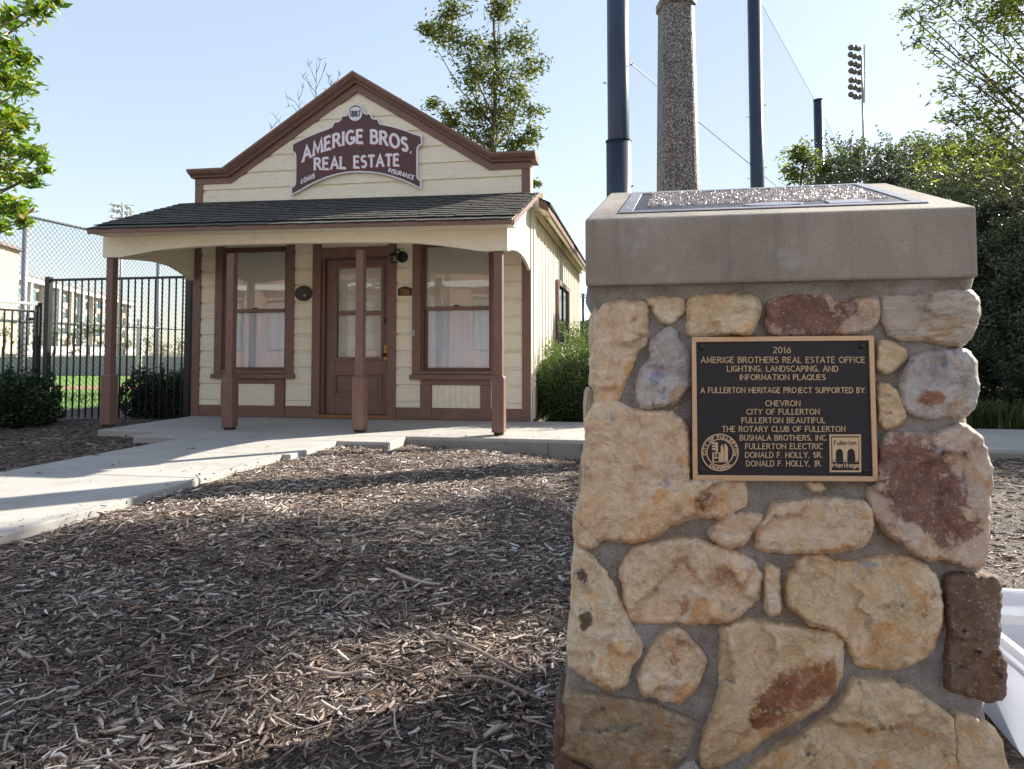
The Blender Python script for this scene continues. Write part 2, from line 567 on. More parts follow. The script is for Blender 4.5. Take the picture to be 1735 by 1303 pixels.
class MB:
    def __init__(s):
        s.v = []; s.f = []

    def add(s, vs, fs):
        b = len(s.v)
        s.v += [tuple(map(float, x)) for x in vs]
        s.f += [tuple(b + i for i in f) for f in fs]
        return s

    def box(s, x0, x1, y0, y1, z0, z1):
        return s.add([(x0, y0, z0), (x1, y0, z0), (x1, y1, z0), (x0, y1, z0), (x0, y0, z1), (x1, y0, z1), (x1, y1, z1), (x0, y1, z1)],
                     [(0, 3, 2, 1), (4, 5, 6, 7), (0, 1, 5, 4), (1, 2, 6, 5), (2, 3, 7, 6), (3, 0, 4, 7)])

    def hexa(s, p):      # 8 points: bottom ring, top ring
        return s.add(p, [(0, 3, 2, 1), (4, 5, 6, 7), (0, 1, 5, 4), (1, 2, 6, 5), (2, 3, 7, 6), (3, 0, 4, 7)])

    def prism(s, poly, a, b, f):
        """poly: 2-D points; f(u, v, w) -> 3-D; w runs a..b"""
        n = len(poly)
        vs = [f(u, v, a) for u, v in poly] + [f(u, v, b) for u, v in poly]
        fs = [tuple(range(n))[::-1], tuple(range(n, 2 * n))] + [(i, (i + 1) % n, n + (i + 1) % n, n + i) for i in range(n)]
        return s.add(vs, fs)

    def tube(s, pts, rad, n=8, cap=True):
        pts = [np.array(p, float) for p in pts]
        if isinstance(rad, (int, float)): rad = [rad] * len(pts)
        vs = []; up = None
        for i, p in enumerate(pts):
            d = pts[min(i + 1, len(pts) - 1)] - pts[max(i - 1, 0)]
            d = d / (np.linalg.norm(d) + 1e-12)
            if up is None:
                a = np.array([0, 0, 1.]) if abs(d[2]) < .9 else np.array([1., 0, 0])
            else:
                a = up
            u = a - d * np.dot(a, d); u /= (np.linalg.norm(u) + 1e-12); up = u
            w = np.cross(d, u)
            for k in range(n):
                t = 2 * PI * k / n
                vs.append(p + rad[i] * (math.cos(t) * u + math.sin(t) * w))
        fs = []
        for i in range(len(pts) - 1):
            for k in range(n):
                a = i * n + k; b = i * n + (k + 1) % n
                fs.append((a, b, b + n, a + n))
        if cap:
            fs.append(tuple(range(n))[::-1]); fs.append(tuple(range((len(pts) - 1) * n, len(pts) * n)))
        return s.add(vs, fs)

    def bar(s, a, b, w, h=None):
        """square-section strut"""
        return s.tube([a, b], (w if h is None else w) * .7071, 4)

    def build(s, name, mat, parent=None, smooth=False, origin=None, bevel=0, recalc=True):
        v = np.array(s.v)
        c = (v.min(0) + v.max(0)) / 2 if origin is None else np.array(origin, float)
        if origin is None: c[2] = v[:, 2].min()
        me = bpy.data.meshes.new(name)
        me.from_pydata((v - c).tolist(), [], s.f)
        if recalc:
            import bmesh
            bm = bmesh.new(); bm.from_mesh(me)
            bmesh.ops.recalc_face_normals(bm, faces=bm.faces)
            bm.to_mesh(me); bm.free()
        if smooth:
            for p in me.polygons: p.use_smooth = True
        o = link_mesh(name, me, c, mat, parent)
        if bevel:
            m = o.modifiers.new('bevel', 'BEVEL'); m.width = bevel; m.segments = 2; m.limit_method = 'ANGLE'
            m.harden_normals = False
        return o


def clone(o, delta, parent=None):
    """copy of one mesh object sharing its mesh, moved by delta in world space"""
    c = o.copy()
    col.objects.link(c)
    org = WO[o.name] + np.array(delta, float)
    WO[c.name] = org
    pr = parent if parent is not None else o.parent
    c.parent = pr
    c.location = org - (WO[pr.name] if pr is not None else 0)
    return c


def bx(name, x0, x1, y0, y1, z0, z1, mat, parent=None, bevel=.003):
    return MB().box(x0, x1, y0, y1, z0, z1).build(name, mat, parent, bevel=bevel)


def fast_mesh(name, verts, faces4, mat, parent=None, origin=(0, 0, 0), attrs=None, smooth=False):
    """verts (N,3); faces (M,k) ndarray"""
    me = bpy.data.meshes.new(name)
    verts = np.asarray(verts, np.float32) - np.asarray(origin, np.float32)
    k = faces4.shape[1]
    me.vertices.add(len(verts)); me.vertices.foreach_set('co', verts.ravel())
    me.loops.add(faces4.size); me.loops.foreach_set('vertex_index', faces4.astype(np.int32).ravel())
    me.polygons.add(len(faces4))
    me.polygons.foreach_set('loop_start', np.arange(0, faces4.size, k, dtype=np.int32))
    me.polygons.foreach_set('loop_total', np.full(len(faces4), k, dtype=np.int32))
    if smooth:
        me.polygons.foreach_set('use_smooth', np.ones(len(faces4), bool))
    me.update(calc_edges=True)
    for an, av in (attrs or {}).items():
        a = me.attributes.new(an, 'FLOAT', 'POINT')
        a.data.foreach_set('value', np.asarray(av, np.float32))
    return link_mesh(name, me, origin, mat, parent)

# ------------------------------------------------------------------ lettering (own stroke alphabet)


def arc(cx, cy, rx, ry, a0, a1, n=9):
    return [(cx + rx * math.cos(R(a0 + (a1 - a0) * i / n)), cy + ry * math.sin(R(a0 + (a1 - a0) * i / n))) for i in range(n + 1)]


GL = {
    'A': (.78, [[(0, 0), (.39, 1), (.78, 0)], [(.14, .34), (.64, .34)]]),
    'B': (.62, [[(0, 0), (0, 1)], [(0, 1), (.3, 1)] + arc(.3, .77, .24, .23, 90, -90) + [(0, .54)], [(.3, .54)] + arc(.3, .27, .3, .27, 90, -90) + [(0, 0)]]),
    'C': (.72, [arc(.42, .5, .42, .5, 45, 315, 14)]),
    'D': (.74, [[(0, 0), (0, 1)], [(0, 1), (.28, 1)] + arc(.28, .5, .44, .5, 90, -90, 12) + [(0, 0)]]),
    'E': (.56, [[(0, 0), (0, 1)], [(0, 1), (.52, 1)], [(0, .52), (.42, .52)], [(0, 0), (.55, 0)]]),
    'F': (.52, [[(0, 0), (0, 1)], [(0, 1), (.52, 1)], [(0, .52), (.42, .52)]]),
    'G': (.78, [arc(.42, .5, .42, .5, 48, 340, 14), [(.48, .42), (.80, .42)], [(.80, .42), (.80, .1)]]),
    'H': (.74, [[(0, 0), (0, 1)], [(.72, 0), (.72, 1)], [(0, .52), (.72, .52)]]),
    'I': (.06, [[(.03, 0), (.03, 1)]]),
    'J': (.34, [[(.3, 1), (.3, .1)] + arc(.1, .05, .2, .2, 10, -80, 5)]),
    'K': (.70, [[(0, 0), (0, 1)], [(.62, 1), (.03, .45)], [(.2, .58), (.68, 0)]]),
    'L': (.54, [[(0, 0), (0, 1)], [(0, 0), (.54, 0)]]),
    'M': (.86, [[(0, 0), (.08, 1), (.43, .15), (.78, 1), (.86, 0)]]),
    'N': (.74, [[(0, 0), (0, 1), (.72, 0), (.72, 1)]]),
    'O': (.86, [arc(.43, .5, .43, .5, 90, 449, 20)]),
    'P': (.58, [[(0, 0), (0, 1)], [(0, 1), (.3, 1)] + arc(.3, .75, .27, .25, 90, -90) + [(0, .5)]]),
    'Q': (.86, [arc(.43, .5, .43, .5, 90, 449, 20), [(.48, .2), (.88, -.14)]]),
    'R': (.66, [[(0, 0), (0, 1)], [(0, 1), (.3, 1)] + arc(.3, .76, .25, .24, 90, -90) + [(0, .52)], [(.28, .52), (.66, 0)]]),
    'S': (.54, [arc(.27, .76, .25, .24, 35, 260, 8) + arc(.27, .265, .27, .265, 80, -145, 9)]),
    'T': (.70, [[(.35, 0), (.35, 1)], [(0, 1), (.70, 1)]]),
    'U': (.72, [[(0, 1), (0, .33)] + arc(.35, .33, .35, .33, 180, 360, 10) + [(.70, 1)]]),
    'V': (.74, [[(0, 1), (.37, 0), (.74, 1)]]),
    'Y': (.72, [[(0, 1), (.36, .48), (.36, 0)], [(.36, .48), (.72, 1)]]),
    '0': (.56, [arc(.28, .5, .28, .5, 90, 449, 18)]),
    '1': (.22, [[(0, .82), (.14, 1), (.14, 0)]]),
    '2': (.54, [arc(.27, .74, .26, .26, 160, -30, 9) + [(0, 0), (.56, 0)]]),
    '3': (.50, [arc(.24, .77, .24, .23, 150, -85, 8), arc(.24, .27, .26, .27, 85, -150, 9)]),
    '6': (.54, [[(.44, .98), (.1, .5)] + arc(.27, .29, .27, .29, 150, 510, 16)]),
    '7': (.52, [[(0, 1), (.52, 1), (.18, 0)]]),
    '8': (.54, [arc(.27, .76, .22, .23, 90, 449, 14), arc(.27, .27, .27, .27, 90, 449, 14)]),
    '.': (.10, [[(.0, .06), (.10, .06)]]),
    ',': (.12, [[(.08, .08), (.02, -.14)]]),
    ':': (.10, [[(.0, .08), (.10, .08)], [(.0, .56), (.10, .56)]]),
    ' ': (.30, []),
    'u': (.42, [[(0, .68), (0, .2)] + arc(.2, .2, .2, .2, 180, 350, 8), [(.42, .68), (.42, 0)]]),
    'l': (.04, [[(.02, 0), (.02, 1)]]),
    'e': (.44, [[(.02, .37), (.44, .37)] + arc(.23, .34, .22, .34, 10, 310, 14)]),
    'r': (.28, [[(0, 0), (0, .68)], [(0, .42)] + arc(.2, .42, .2, .24, 170, 70, 6)]),
    't': (.32, [[(.14, .95), (.14, .1), (.3, .02)], [(0, .68), (.32, .68)]]),
    'o': (.46, [arc(.23, .34, .23, .34, 90, 449, 14)]),
    'n': (.42, [[(0, 0), (0, .68)], [(0, .42)] + arc(.21, .45, .21, .23, 180, 0, 8) + [(.42, 0)]]),
    'i': (.04, [[(.02, 0), (.02, .66)], [(.02, .86), (.02, .95)]]),
    'a': (.42, [arc(.21, .32, .21, .32, 60, 300, 12), [(.42, .68), (.42, 0)]]),
    'g': (.42, [arc(.21, .36, .21, .3, 60, 300, 12), [(.42, .68), (.42, -.1)] + arc(.21, -.1, .21, .18, 0, -150, 8)]),
}


def stroke_text(text, gap=.20, serif=0.):
    """-> strokes [(polyline, thin?)], width"""
    x = 0; out = []
    for ch in text:
        w, st = GL[ch]
        for pl in st:
            out.append(([(x + a, b) for a, b in pl], False))
            if serif and ch not in '.,:':
                for e, q in ((pl[0], pl[1]), (pl[-1], pl[-2])):
                    dx, dy = abs(e[0] - q[0]), abs(e[1] - q[1])
                    if dy > dx * .8 and (abs(e[1]) < .01 or abs(e[1] - 1) < .01):
                        out.append(([(x + e[0] - serif, e[1]), (x + e[0] + serif, e[1])], True))
                    elif dy < dx * .2 and ch in 'EFLTZG' and e[0] > .1 or (ch == 'T' and dy < .01):
                        out.append(([(x + e[0], e[1] - serif * .9), (x + e[0], e[1] + (serif * .9 if .1 < e[1] < .9 else 0))], True))
        x += w + gap
    return out, x - gap


def ribbon(mb, poly, hw, top, bot, f):
    """flat raised stroke: poly in plane coords, half width hw, f(u, v, w)->3-D"""
    P = [np.array(p, float) for p in poly]
    P = [P[0]] + [b for a, b in zip(P[:-1], P[1:]) if np.linalg.norm(b - a) > 1e-6]
    closed = np.linalg.norm(P[0] - P[-1]) < 1e-6 and len(P) > 3
    L = []; Rr = []
    n = len(P)
    for i in range(n):
        if closed:
            a = P[(i - 1) % (n - 1)]; b = P[(i + 1) % (n - 1)]
        else:
            a = P[max(i - 1, 0)]; b = P[min(i + 1, n - 1)]
        d1 = P[i] - a; d2 = b - P[i]
        if np.linalg.norm(d1) < 1e-9: d1 = d2
        if np.linalg.norm(d2) < 1e-9: d2 = d1
        d1 = d1 / np.linalg.norm(d1); d2 = d2 / np.linalg.norm(d2)
        d = d1 + d2
        if np.linalg.norm(d) < 1e-6: d = d1
        d = d / np.linalg.norm(d)
        nrm = np.array([-d[1], d[0]])
        k = min(2.2, 1 / max(.3, abs(np.dot(nrm, np.array([-d1[1], d1[0]])))))
        L.append(P[i] + nrm * hw * k); Rr.append(P[i] - nrm * hw * k)
    vs = []
    for i in range(n):
        vs += [f(*L[i], top), f(*Rr[i], top), f(*L[i], bot), f(*Rr[i], bot)]
    fs = []
    for i in range(n - 1):
        a = i * 4; b = a + 4
        fs += [(a, a + 1, b + 1, b), (a, b, b + 2, a + 2), (a + 1, a + 3, b + 3, b + 1)]
    if not closed:
        e = (n - 1) * 4
        fs += [(0, 2, 3, 1), (e, e + 1, e + 3, e + 2)]
    mb.add(vs, fs)


def lettering(name, text, f, warp, mat, parent, hw=.09, serif=.0, gap=.2, top=.001, bot=0., thin=.55, label=None, sx=None):
    """warp(t, y): t in 0..1 along the line, y in 0..1 letter height -> plane coords (isotropic units); hw in plane units"""
    st, w = stroke_text(text, gap, serif)
    mb = MB(); i = 0
    for pl, th in st:
        pts = [warp(x / w, y) for x, y in pl]
        # avoid zero-length pieces
        ribbon(mb, pts, hw * (thin if th else 1), top + (i % 7) * top * .02, bot, f)
        i += 1
    o = mb.build(name, mat, parent, recalc=True)
    if label: o['label'] = label
    return o


# ================================================================== GROUND AND SETTING
def mulch_z(x, y):
    z = -.045 - .058 * max(0, min(2.6, x + 2.95)) if x > -2.98 else -.07
    if x < -4.4: z = -.075
    if x > .6: z += min(1, (x - .6) / .8) * .11 * min(1, max(0, (y - 3.6) / 1.6))
    fade = min(1, max(0, (x + 2.9) / .7)) if x > -3.2 else .5
    k = noise.noise(Vector((x * .9, y * .9, 3.1))) * .045 + noise.noise(Vector((x * 3.1, y * 3.1, 7.7))) * .028
    return z + k * fade * (1 if y < 6 else .4)


g = MB().box(-1500, 1500, -1500, 1500, -.62, -.36).build('ground', GROUND, None)
tag(g, kind='structure')
lw = MB().box(-140, -9.75, 6.4, 30.2, -.5, -.30)
lw.box(-9.75, 8, 16, 30, -.5, -.32)
tag(lw.build('lawn', LAWN, None), kind='structure')
tag(MB().box(-120, -10.5, 18.6, 20.6, -.4, -.292).build('infield_path', REDDIRT, None), kind='structure')
tag(MB().box(-9.7, -8.75, 8.9, 24, -.5, -.20).build('field_kerb_path', CONC_D, None), kind='structure')


def sheet(name, x0, x1, y0, y1, step, mat, zf):
    nx = int((x1 - x0) / step) + 1; ny = int((y1 - y0) / step) + 1
    xs = np.linspace(x0, x1, nx); ys = np.linspace(y0, y1, ny)
    v = [(x, y, zf(x, y)) for y in ys for x in xs]
    i = np.arange(nx * ny).reshape(ny, nx)
    f = np.stack([i[:-1, :-1], i[:-1, 1:], i[1:, 1:], i[1:, :-1]], -1).reshape(-1, 4)
    o = fast_mesh(name, v, f, mat, smooth=True)
    return tag(o, kind='structure')


sheet('mulch_bed', -3.2, 7.5, -3, 6.78, .06, MULCH, mulch_z)
sheet('mulch_bed', -9.2, -4.3, -1, 8.62, .08, MULCH, mulch_z)

# concrete: porch slab, steps of the slab and the level path
slab = MB()
slab.box(-5.95, 5.2, 6.70, 8.40, -.30, 0)
porch = slab.build('porch_slab', CONC, None, bevel=.012)
tag(porch, kind='structure')
for x0, x1, y0, y1 in ((-5.13, -2.36, 6.25, 6.697), (-4.54, -2.90, 5.36, 6.247), (-4.55, -2.975, 4.27, 5.357), (-4.56, -2.98, 2.2, 4.262), (-4.57, -2.98, -.6, 2.192), (-4.55, -2.98, -6, -.608)):
    tag(MB().box(x0, x1, y0, y1, -.30, -.001).build('path', CONC, None, bevel=.01), kind='structure')
# kerb-like face strips of old concrete under the slab edge
tag(MB().box(-2.34, -.90, 6.685, 6.699, -.3, -.035).build('slab_edge', CONC_D, None, bevel=.003), kind='structure')
tag(MB().box(-.893, 5.2, 6.685, 6.699, -.3, -.035).build('slab_edge', CONC_D, None, bevel=.003), kind='structure')
tag(MB().box(-2.92, -2.37, 6.236, 6.249, -.3, -.03).build('slab_edge', CONC_D, None, bevel=.003), kind='structure')
tag(MB().box(1.6, 14, 8.41, 8.6, -.30, -.02).build('bed_edge', CONC_D, None), kind='structure')
sheet('planting_bed', -1.25, 14, 8.42, 16, .25, MULCH, lambda x, y: -.05 + .02 * noise.noise(Vector((x, y, 0))))
sheet('planting_bed', -9.7, -6.0, 8.62, 17, .25, MULCH, lambda x, y: -.12)

# ================================================================== THE OFFICE BUILDING
XL, XR, YF = -5.965, -1.333, 8.353
house = thing('wooden_office', (-3.65, YF, 0), 'small cream wooden office with a brown gabled false front and an open porch', 'building')
Z0, SR = .224, .2183
HOLES = [(-5.63, -4.487, .507, 2.40), (-2.855, -1.70, .507, 2.40), (-4.227, -3.075, 0, 2.222)]
OPEN = [(-5.525, -4.585, .57, 2.26), (-2.748, -1.808, .57, 2.26), (-4.113, -3.19, 0, 2.094)]


def gable_half(z):
    if z > 3.135: return (4.284 - z) / 1.14 * 1.79 + .10
    return 9


# wall core in piers round the openings
core = MB()
xs = [XL + .02, -5.525, -4.585, -4.113, -3.19, -2.748, -1.808, XR - .02]
for i in range(0, 8, 2):
    core.box(xs[i], xs[i + 1], YF + .012, YF + .13, 0, 2.3)
core.box(-5.525, -4.585, YF + .012, YF + .13, 0, .57); core.box(-2.748, -1.808, YF + .012, YF + .13, 0, .57)
core.box(-4.113, -3.19, YF + .012, YF + .13, 2.094, 2.3)
core.box(-5.525, -4.585, YF + .012, YF + .13, 2.26, 2.3); core.box(-2.748, -1.808, YF + .012, YF + .13, 2.26, 2.3)
core.prism([(XL + .02, 2.3), (XR - .02, 2.3), (XR - .02, 3.25), (-1.82, 3.25), (-3.635, 4.40), (-5.44, 3.25), (XL + .02, 3.25)], YF + .012, YF + .14, lambda u, v, w: (u, w, v))
core.box(XR - .12, XR - .02, YF + .13, 15.40, 0, 2.72)
core.box(XL + .02, XL + .12, YF + .13, 15.40, 0, 2.72)
core.box(XL + .02, XR - .02, 15.3, 15.40, 0, 2.72)
core.box(XL + .2, XR - .2, 9.3, 9.35, 0, 2.7)
core.build('wall', CREAM, house)


def siding(x0, x1, z0, z1, y=YF):
    full = z1 - z0 > .2
    prof = [(.012, z0), (-.012, z0), (-.016, z0 + .003)]
    if full:
        prof += [(-.013, z1 - .038), (.001, z1 - .028), (.007, z1 + .004), (.012, z1 + .004)]
    else:
        prof += [(-.012, z1 - .003), (.012, z1 - .003)]
    m = MB().prism(prof, x0, x1, lambda u, v, w: (w, y + u, v))
    return m.build('siding_board', CREAM, house)


rows = [(.152, Z0)] + [(Z0 + i * SR, Z0 + (i + 1) * SR) for i in range(18)]
for z0, z1 in rows:
    zc = (z0 + z1) / 2
    h = gable_half(z0 + .02)
    a, b = max(-5.853, -3.635 - h), min(-1.44, -3.635 + h)
    if b - a < .15: continue
    cuts = []
    if zc < 2.4:
        cuts.append((-5.63 if z0 > .5 else -5.525, -4.487 if z0 > .5 else -4.595))
        cuts.append((-4.227, -3.075))
        cuts.append((-2.855 if z0 > .5 else -2.748, -1.70 if z0 > .5 else -1.836))
    x = a
    for c0, c1 in cuts + [(b, b)]:
        if c0 - x > .02: siding(x, c0, z0, z1)
        x = c1

# corner boards, skirt, friezes
for x0, x1 in ((XL, -5.853), (-1.44, XR)):
    bx('corner_board', x0, x1, YF - .03, YF + .012, 0, 3.138, BROWN, house)
bx('corner_board', XR + .0005, XR + .012, YF - .026, YF + .10, 0, 2.70, CREAM, house)
bx('corner_board', XR + .001, XR + .03, YF + .102, YF + .2, 0.02, 2.66, CREAM, house)
for x0, x1 in ((-5.851, -5.527), (-5.525, -4.597), (-4.593, -4.229), (-3.073, -2.748), (-2.746, -1.838), (-1.834, -1.442)):
    bx('skirt_board', x0, x1, YF - .024, YF + .012, .004, .150, BROWN, house)
OUT = [(-5.965, 3.222), (-5.443, 3.218), (-3.636, 4.380), (-1.819, 3.230), (-1.333, 3.225)]
INN = [(-5.965, 3.140), (-5.430, 3.138), (-3.636, 4.284), (-1.855, 3.144), (-1.333, 3.140)]
INN[2] = (-3.636, 4.272)
for i in range(4):
    q = [INN[i], INN[i + 1], OUT[i + 1], OUT[i]]
    MB().prism(q, YF - .034, YF + .012, lambda u, v, w: (u, w, v)).build('frieze_board', BROWN, house, bevel=.003)
# crown moulding, swept and mitred
path = [(-6.0, 3.222), (-5.443, 3.218), (-3.636, 4.380), (-1.819, 3.230), (-1.25, 3.225)]
prof = [(-.06, 0), (.030, 0), (.046, .004), (.050, .018), (.078, .034), (.108, .044), (.118, .056), (.120, .066), (.140, .070), (.142, .098), (-.06, .102)]


def mitre(i):
    def nrm(a, b):
        d = np.array(b) - np.array(a); d /= np.linalg.norm(d); return np.array([-d[1], d[0]])
    if i == 0: return nrm(path[0], path[1])
    if i == len(path) - 1: return nrm(path[-2], path[-1])
    a = nrm(path[i - 1], path[i]); b = nrm(path[i], path[i + 1])
    m = a + b; m /= np.linalg.norm(m)
    return m / np.dot(m, a)


for i in range(4):
    vs = []
    for j in (i, i + 1):
        m = mitre(j)
        for o_, u_ in prof:
            p = np.array(path[j]) + m * u_
            vs.append((p[0], YF - .034 - o_ if o_ > -.05 else YF + .17, p[1]))
    n = len(prof)
    fs = [tuple(range(n))[::-1], tuple(range(n, 2 * n))] + [(k, (k + 1) % n, n + (k + 1) % n, n + k) for k in range(n)]
    MB().add(vs, fs).build('cornice', BROWN, house)
bx('parapet_return', XR - .02, XR + .004, YF + .013, YF + .17, 2.72, 3.215, CREAM, house)
bx('parapet_return', XL - .004, XL + .02, YF + .013, YF + .17, 2.72, 3.215, CREAM, house)
bx('eave_end', -1.33, -1.20, YF + .17, YF + .26, 2.66, 2.872, CREAM, house)
bx('eave_end', -6.12, -5.97, YF + .17, YF + .26, 2.66, 2.88, CREAM, house)


# windows
def window(ox, planks=8):
    """ox: x of left casing edge; width 1.145"""
    f = bx('window', ox + .105, ox + .122, YF - .02, YF + .10, .60, 2.26, BROWN_D, house)
    def P(n, x0, x1, y0, y1, z0, z1, m, bv=.003):
        return bx(n, ox + x0, ox + x1, y0, y1, z0, z1, m, f, bv)
    P('casing', 0, .108, YF - .036, YF + .012, .571, 2.30, BROWN)
    P('casing', 1.04, 1.146, YF - .036, YF + .012, .571, 2.30, BROWN)
    P('casing', -.02, 1.166, YF - .040, YF + .012, 2.302, 2.44, BROWN)
    P('casing', .108, 1.04, YF - .030, YF + .03, .575, .618, BROWN)
    P('frame', .124, .142, YF - .015, YF + .1, .62, 2.26, BROWN_D)
    P('frame', 1.012, 1.04, YF - .02, YF + .1, .62, 2.26, BROWN_D)
    P('frame', .142, 1.012, YF - .005, YF + .1, 2.235, 2.26, BROWN_D)
    P('sill', -.022, 1.17, YF - .075, YF + .012, .509, .570, BROWN, .006)
    # upper sash (outer) and lower sash (set back)
    y = YF + .012
    P('sash', .142, .168, y, y + .03, 1.395, 2.234, BROWN_D); P('sash', .99, 1.011, y, y + .03, 1.395, 2.234, BROWN_D)
    P('sash', .168, .99, y, y + .03, 2.196, 2.234, BROWN_D); P('sash', .168, .99, y - .004, y + .03, 1.388, 1.432, BROWN)
    P('pane', .169, .989, y + .012, y + .016, 1.433, 2.195, GLASS, 0)
    y = YF + .045
    P('sash', .143, .180, y, y + .03, .62, 1.386, BROWN_D); P('sash', .985, 1.011, y, y + .03, .62, 1.386, BROWN_D)
    P('sash', .181, .984, y, y + .03, .62, .656, BROWN_D)
    P('pane', .182, .983, y + .012, y + .016, .657, 1.385, GLASS, 0)
    P('roller_shade', .144, 1.01, YF + .046, YF + .049, 1.43, 2.232, BLIND, 0)
    P('window_curtain', .144, 1.01, YF + .078, YF + .081, .622, 1.386, CURTAIN, 0)
    P('sash_lock', .54, .60, YF - .004, YF + .012, 1.434, 1.450, BLACKIRON)
    # apron panel below
    P('apron', .112, 1.02, YF - .026, YF + .012, .440, .507, BROWN)
    P('pilaster', .110, .256, YF - .032, YF + .012, .006, .438, BROWN)
    P('pilaster', .888, 1.022, YF - .032, YF + .012, .006, .438, BROWN)
    for i in range(planks):
        w = (.886 - .258) / planks
        P('panel_plank', .258 + i * w + .001, .258 + (i + 1) * w - .001, YF - .014, YF + .012, .152, .438, CREAM, .003)
    return f


window(-5.632, 1)
window(-2.857)

# door
bx('door_casing', -4.227, -4.114, YF - .034, YF + .012, .004, 2.38, BROWN, house)
bx('door_casing', -3.189, -3.075, YF - .034, YF + .012, .004, 2.38, BROWN, house)
bx('door_casing', -4.112, -3.191, YF - .028, YF + .012, 2.096, 2.222, BROWN, house)
for i in range(14):
    w = .92 / 14
    bx('transom_plank', -4.112 + i * w + .001, -4.112 + (i + 1) * w - .001, YF - .008, YF + .012, 2.224, 2.42, CREAM, house, .002)
bx('door_jamb', -4.112, -4.062, YF - .006, YF + .12, .05, 2.094, BROWN_D, house)
bx('door_jamb', -3.206, -3.191, YF - .006, YF + .12, .05, 2.094, BROWN_D, house)
bx('door_jamb', -4.061, -3.207, YF - .006, YF + .12, 2.070, 2.094, BROWN_D, house)
bx('threshold', -4.225, -3.095, YF - .045, YF + .10, .004, .048, THRESH, house, .006)
DY = YF + .04
door = bx('door', -4.058, -3.93, DY, DY + .045, .055, 2.066, BROWN, house)
def D_(n, x0, x1, y0, y1, z0, z1, m=BROWN, bv=.002): return bx(n, x0, x1, y0, y1, z0, z1, m, door, bv)
D_('stile', -3.275, -3.21, DY, DY + .045, .055, 2.066)
D_('rail', -3.929, -3.276, DY + .001, DY + .045, 1.975, 2.066)
D_('rail', -3.929, -3.276, DY + .001, DY + .045, .575, .775)
D_('rail', -3.929, -3.276, DY + .001, DY + .045, .056, .290)
D_('rail', -3.929, -3.276, DY - .004, DY + .045, 1.338, 1.392)
for z0, z1 in ((.753, .790), (1.958, 1.996)):
    D_('moulding', -3.978, -3.258, DY - .014, DY - .001, z0, z1, BROWN, .004)
D_('moulding', -3.978, -3.906, DY - .014, DY - .001, .791, 1.957, BROWN, .004)
D_('moulding', -3.300, -3.258, DY - .014, DY - .001, .791, 1.957, BROWN, .004)
D_('pane', -3.905, -3.301, DY + .018, DY + .022, 1.393, 1.957, GLASS, 0)
D_('pane', -3.905, -3.301, DY + .018, DY + .022, .791, 1.337, GLASS, 0)
D_('roller_shade', -3.905, -3.301, DY + .035, DY + .038, 1.70, 1.957, BLIND, 0)
D_('door_curtain', -3.905, -3.301, DY + .042, DY + .044, .792, 1.956, BLIND, 0)
D_('door_panel', -3.929, -3.276, DY + .016, DY + .03, .291, .574)
for a, b, c, d in ((-3.945, -3.278, .556, .585), (-3.945, -3.278, .280, .309)):
    D_('moulding', a, b, DY - .010, DY + .015, c, d, BROWN, .005)
D_('moulding', -3.945, -3.918, DY - .010, DY + .015, .310, .555, BROWN, .005)
D_('moulding', -3.305, -3.278, DY - .010, DY + .015, .310, .555, BROWN, .005)
D_('door_panel', -3.87, -3.35, DY + .006, DY + .015, .345, .52, BROWN, .006)
D_('lock_plate', -3.257, -3.209, DY - .008, DY - .001, .758, .948, BRASS, .003)
m = MB()
m.tube([(-3.235, DY - .006, .82), (-3.235, DY - .03, .82), (-3.235, DY - .04, .82), (-3.235, DY - .062, .82), (-3.235, DY - .07, .82)], [.010, .011, .026, .028, .012], 14)
m.build('door_knob', BLACKIRON, door, smooth=True)
D_('keypad', -3.256, -3.200, DY - .022, DY - .001, 1.226, 1.294, BLACKIRON, .004)
D_('keyhole', -3.240, -3.226, DY - .010, DY - .0085, .875, .905, BLACKIRON, 0)
bx('door_sensor', -2.845, -2.815, YF - .06, YF - .037, 1.05, 1.14, GALV, house, .008)

# porch posts on stand-offs
def post(x):
    m = MB().box(x, x + .128, 6.88, 7.008, .032, .590)
    o = m.build('porch_post', BROWN, house, bevel=.006)
    MB().hexa([(x + .0, 6.88, .5905), (x + .128, 6.88, .5905), (x + .128, 7.008, .5905), (x, 7.008, .5905),
               (x + .020, 6.90, .612), (x + .108, 6.90, .612), (x + .108, 6.988, .612), (x + .020, 6.988, .612)]).build('chamfer', BROWN, o)
    bx('shaft', x + .021, x + .107, 6.901, 6.987, .612, 1.96, BROWN, o, .004)
    bx('standoff', x + .018, x + .11, 6.90, 6.99, .002, .032, DARKBARK, o, .002)
    return o


p0 = post(-6.083)
for x in (-4.556, -3.028, -1.508):
    post(x)

# arched front beam
def ez(x): return .06 * (-1.24 - x) / 4.84
bt = [(-6.085, 1.950), (-5.85, 1.944), (-5.66, 1.972), (-5.45, 2.004), (-5.22, 2.024), (-4.92, 2.040), (-4.53, 2.050), (-3.71, 2.046), (-3.0, 2.032), (-2.62, 2.022), (-2.36, 2.010), (-2.10, 1.980), (-1.85, 1.940), (-1.62, 1.902), (-1.36, 1.898)]
MB().prism(bt[:-1] + [(-1.3365, 1.898), (-1.3365, 2.19), (-6.085, 2.25)], 6.868, 6.90, lambda u, v, w: (u, w, v)).build('porch_beam', CREAM, house, bevel=.003)
MB().prism([(a, b + .01) for a, b in bt] + [(-1.36, 2.15), (-6.085, 2.21)], 6.985, 7.015, lambda u, v, w: (u, w, v)).build('porch_beam', CREAM, house, bevel=.003)
bx('beam_core', -6.06, -1.40, 6.902, 6.983, 2.06, 2.12, CREAM, house, 0)


def roofz(y, top=0.): return 2.165 + (y - 6.60) * .3826 + top


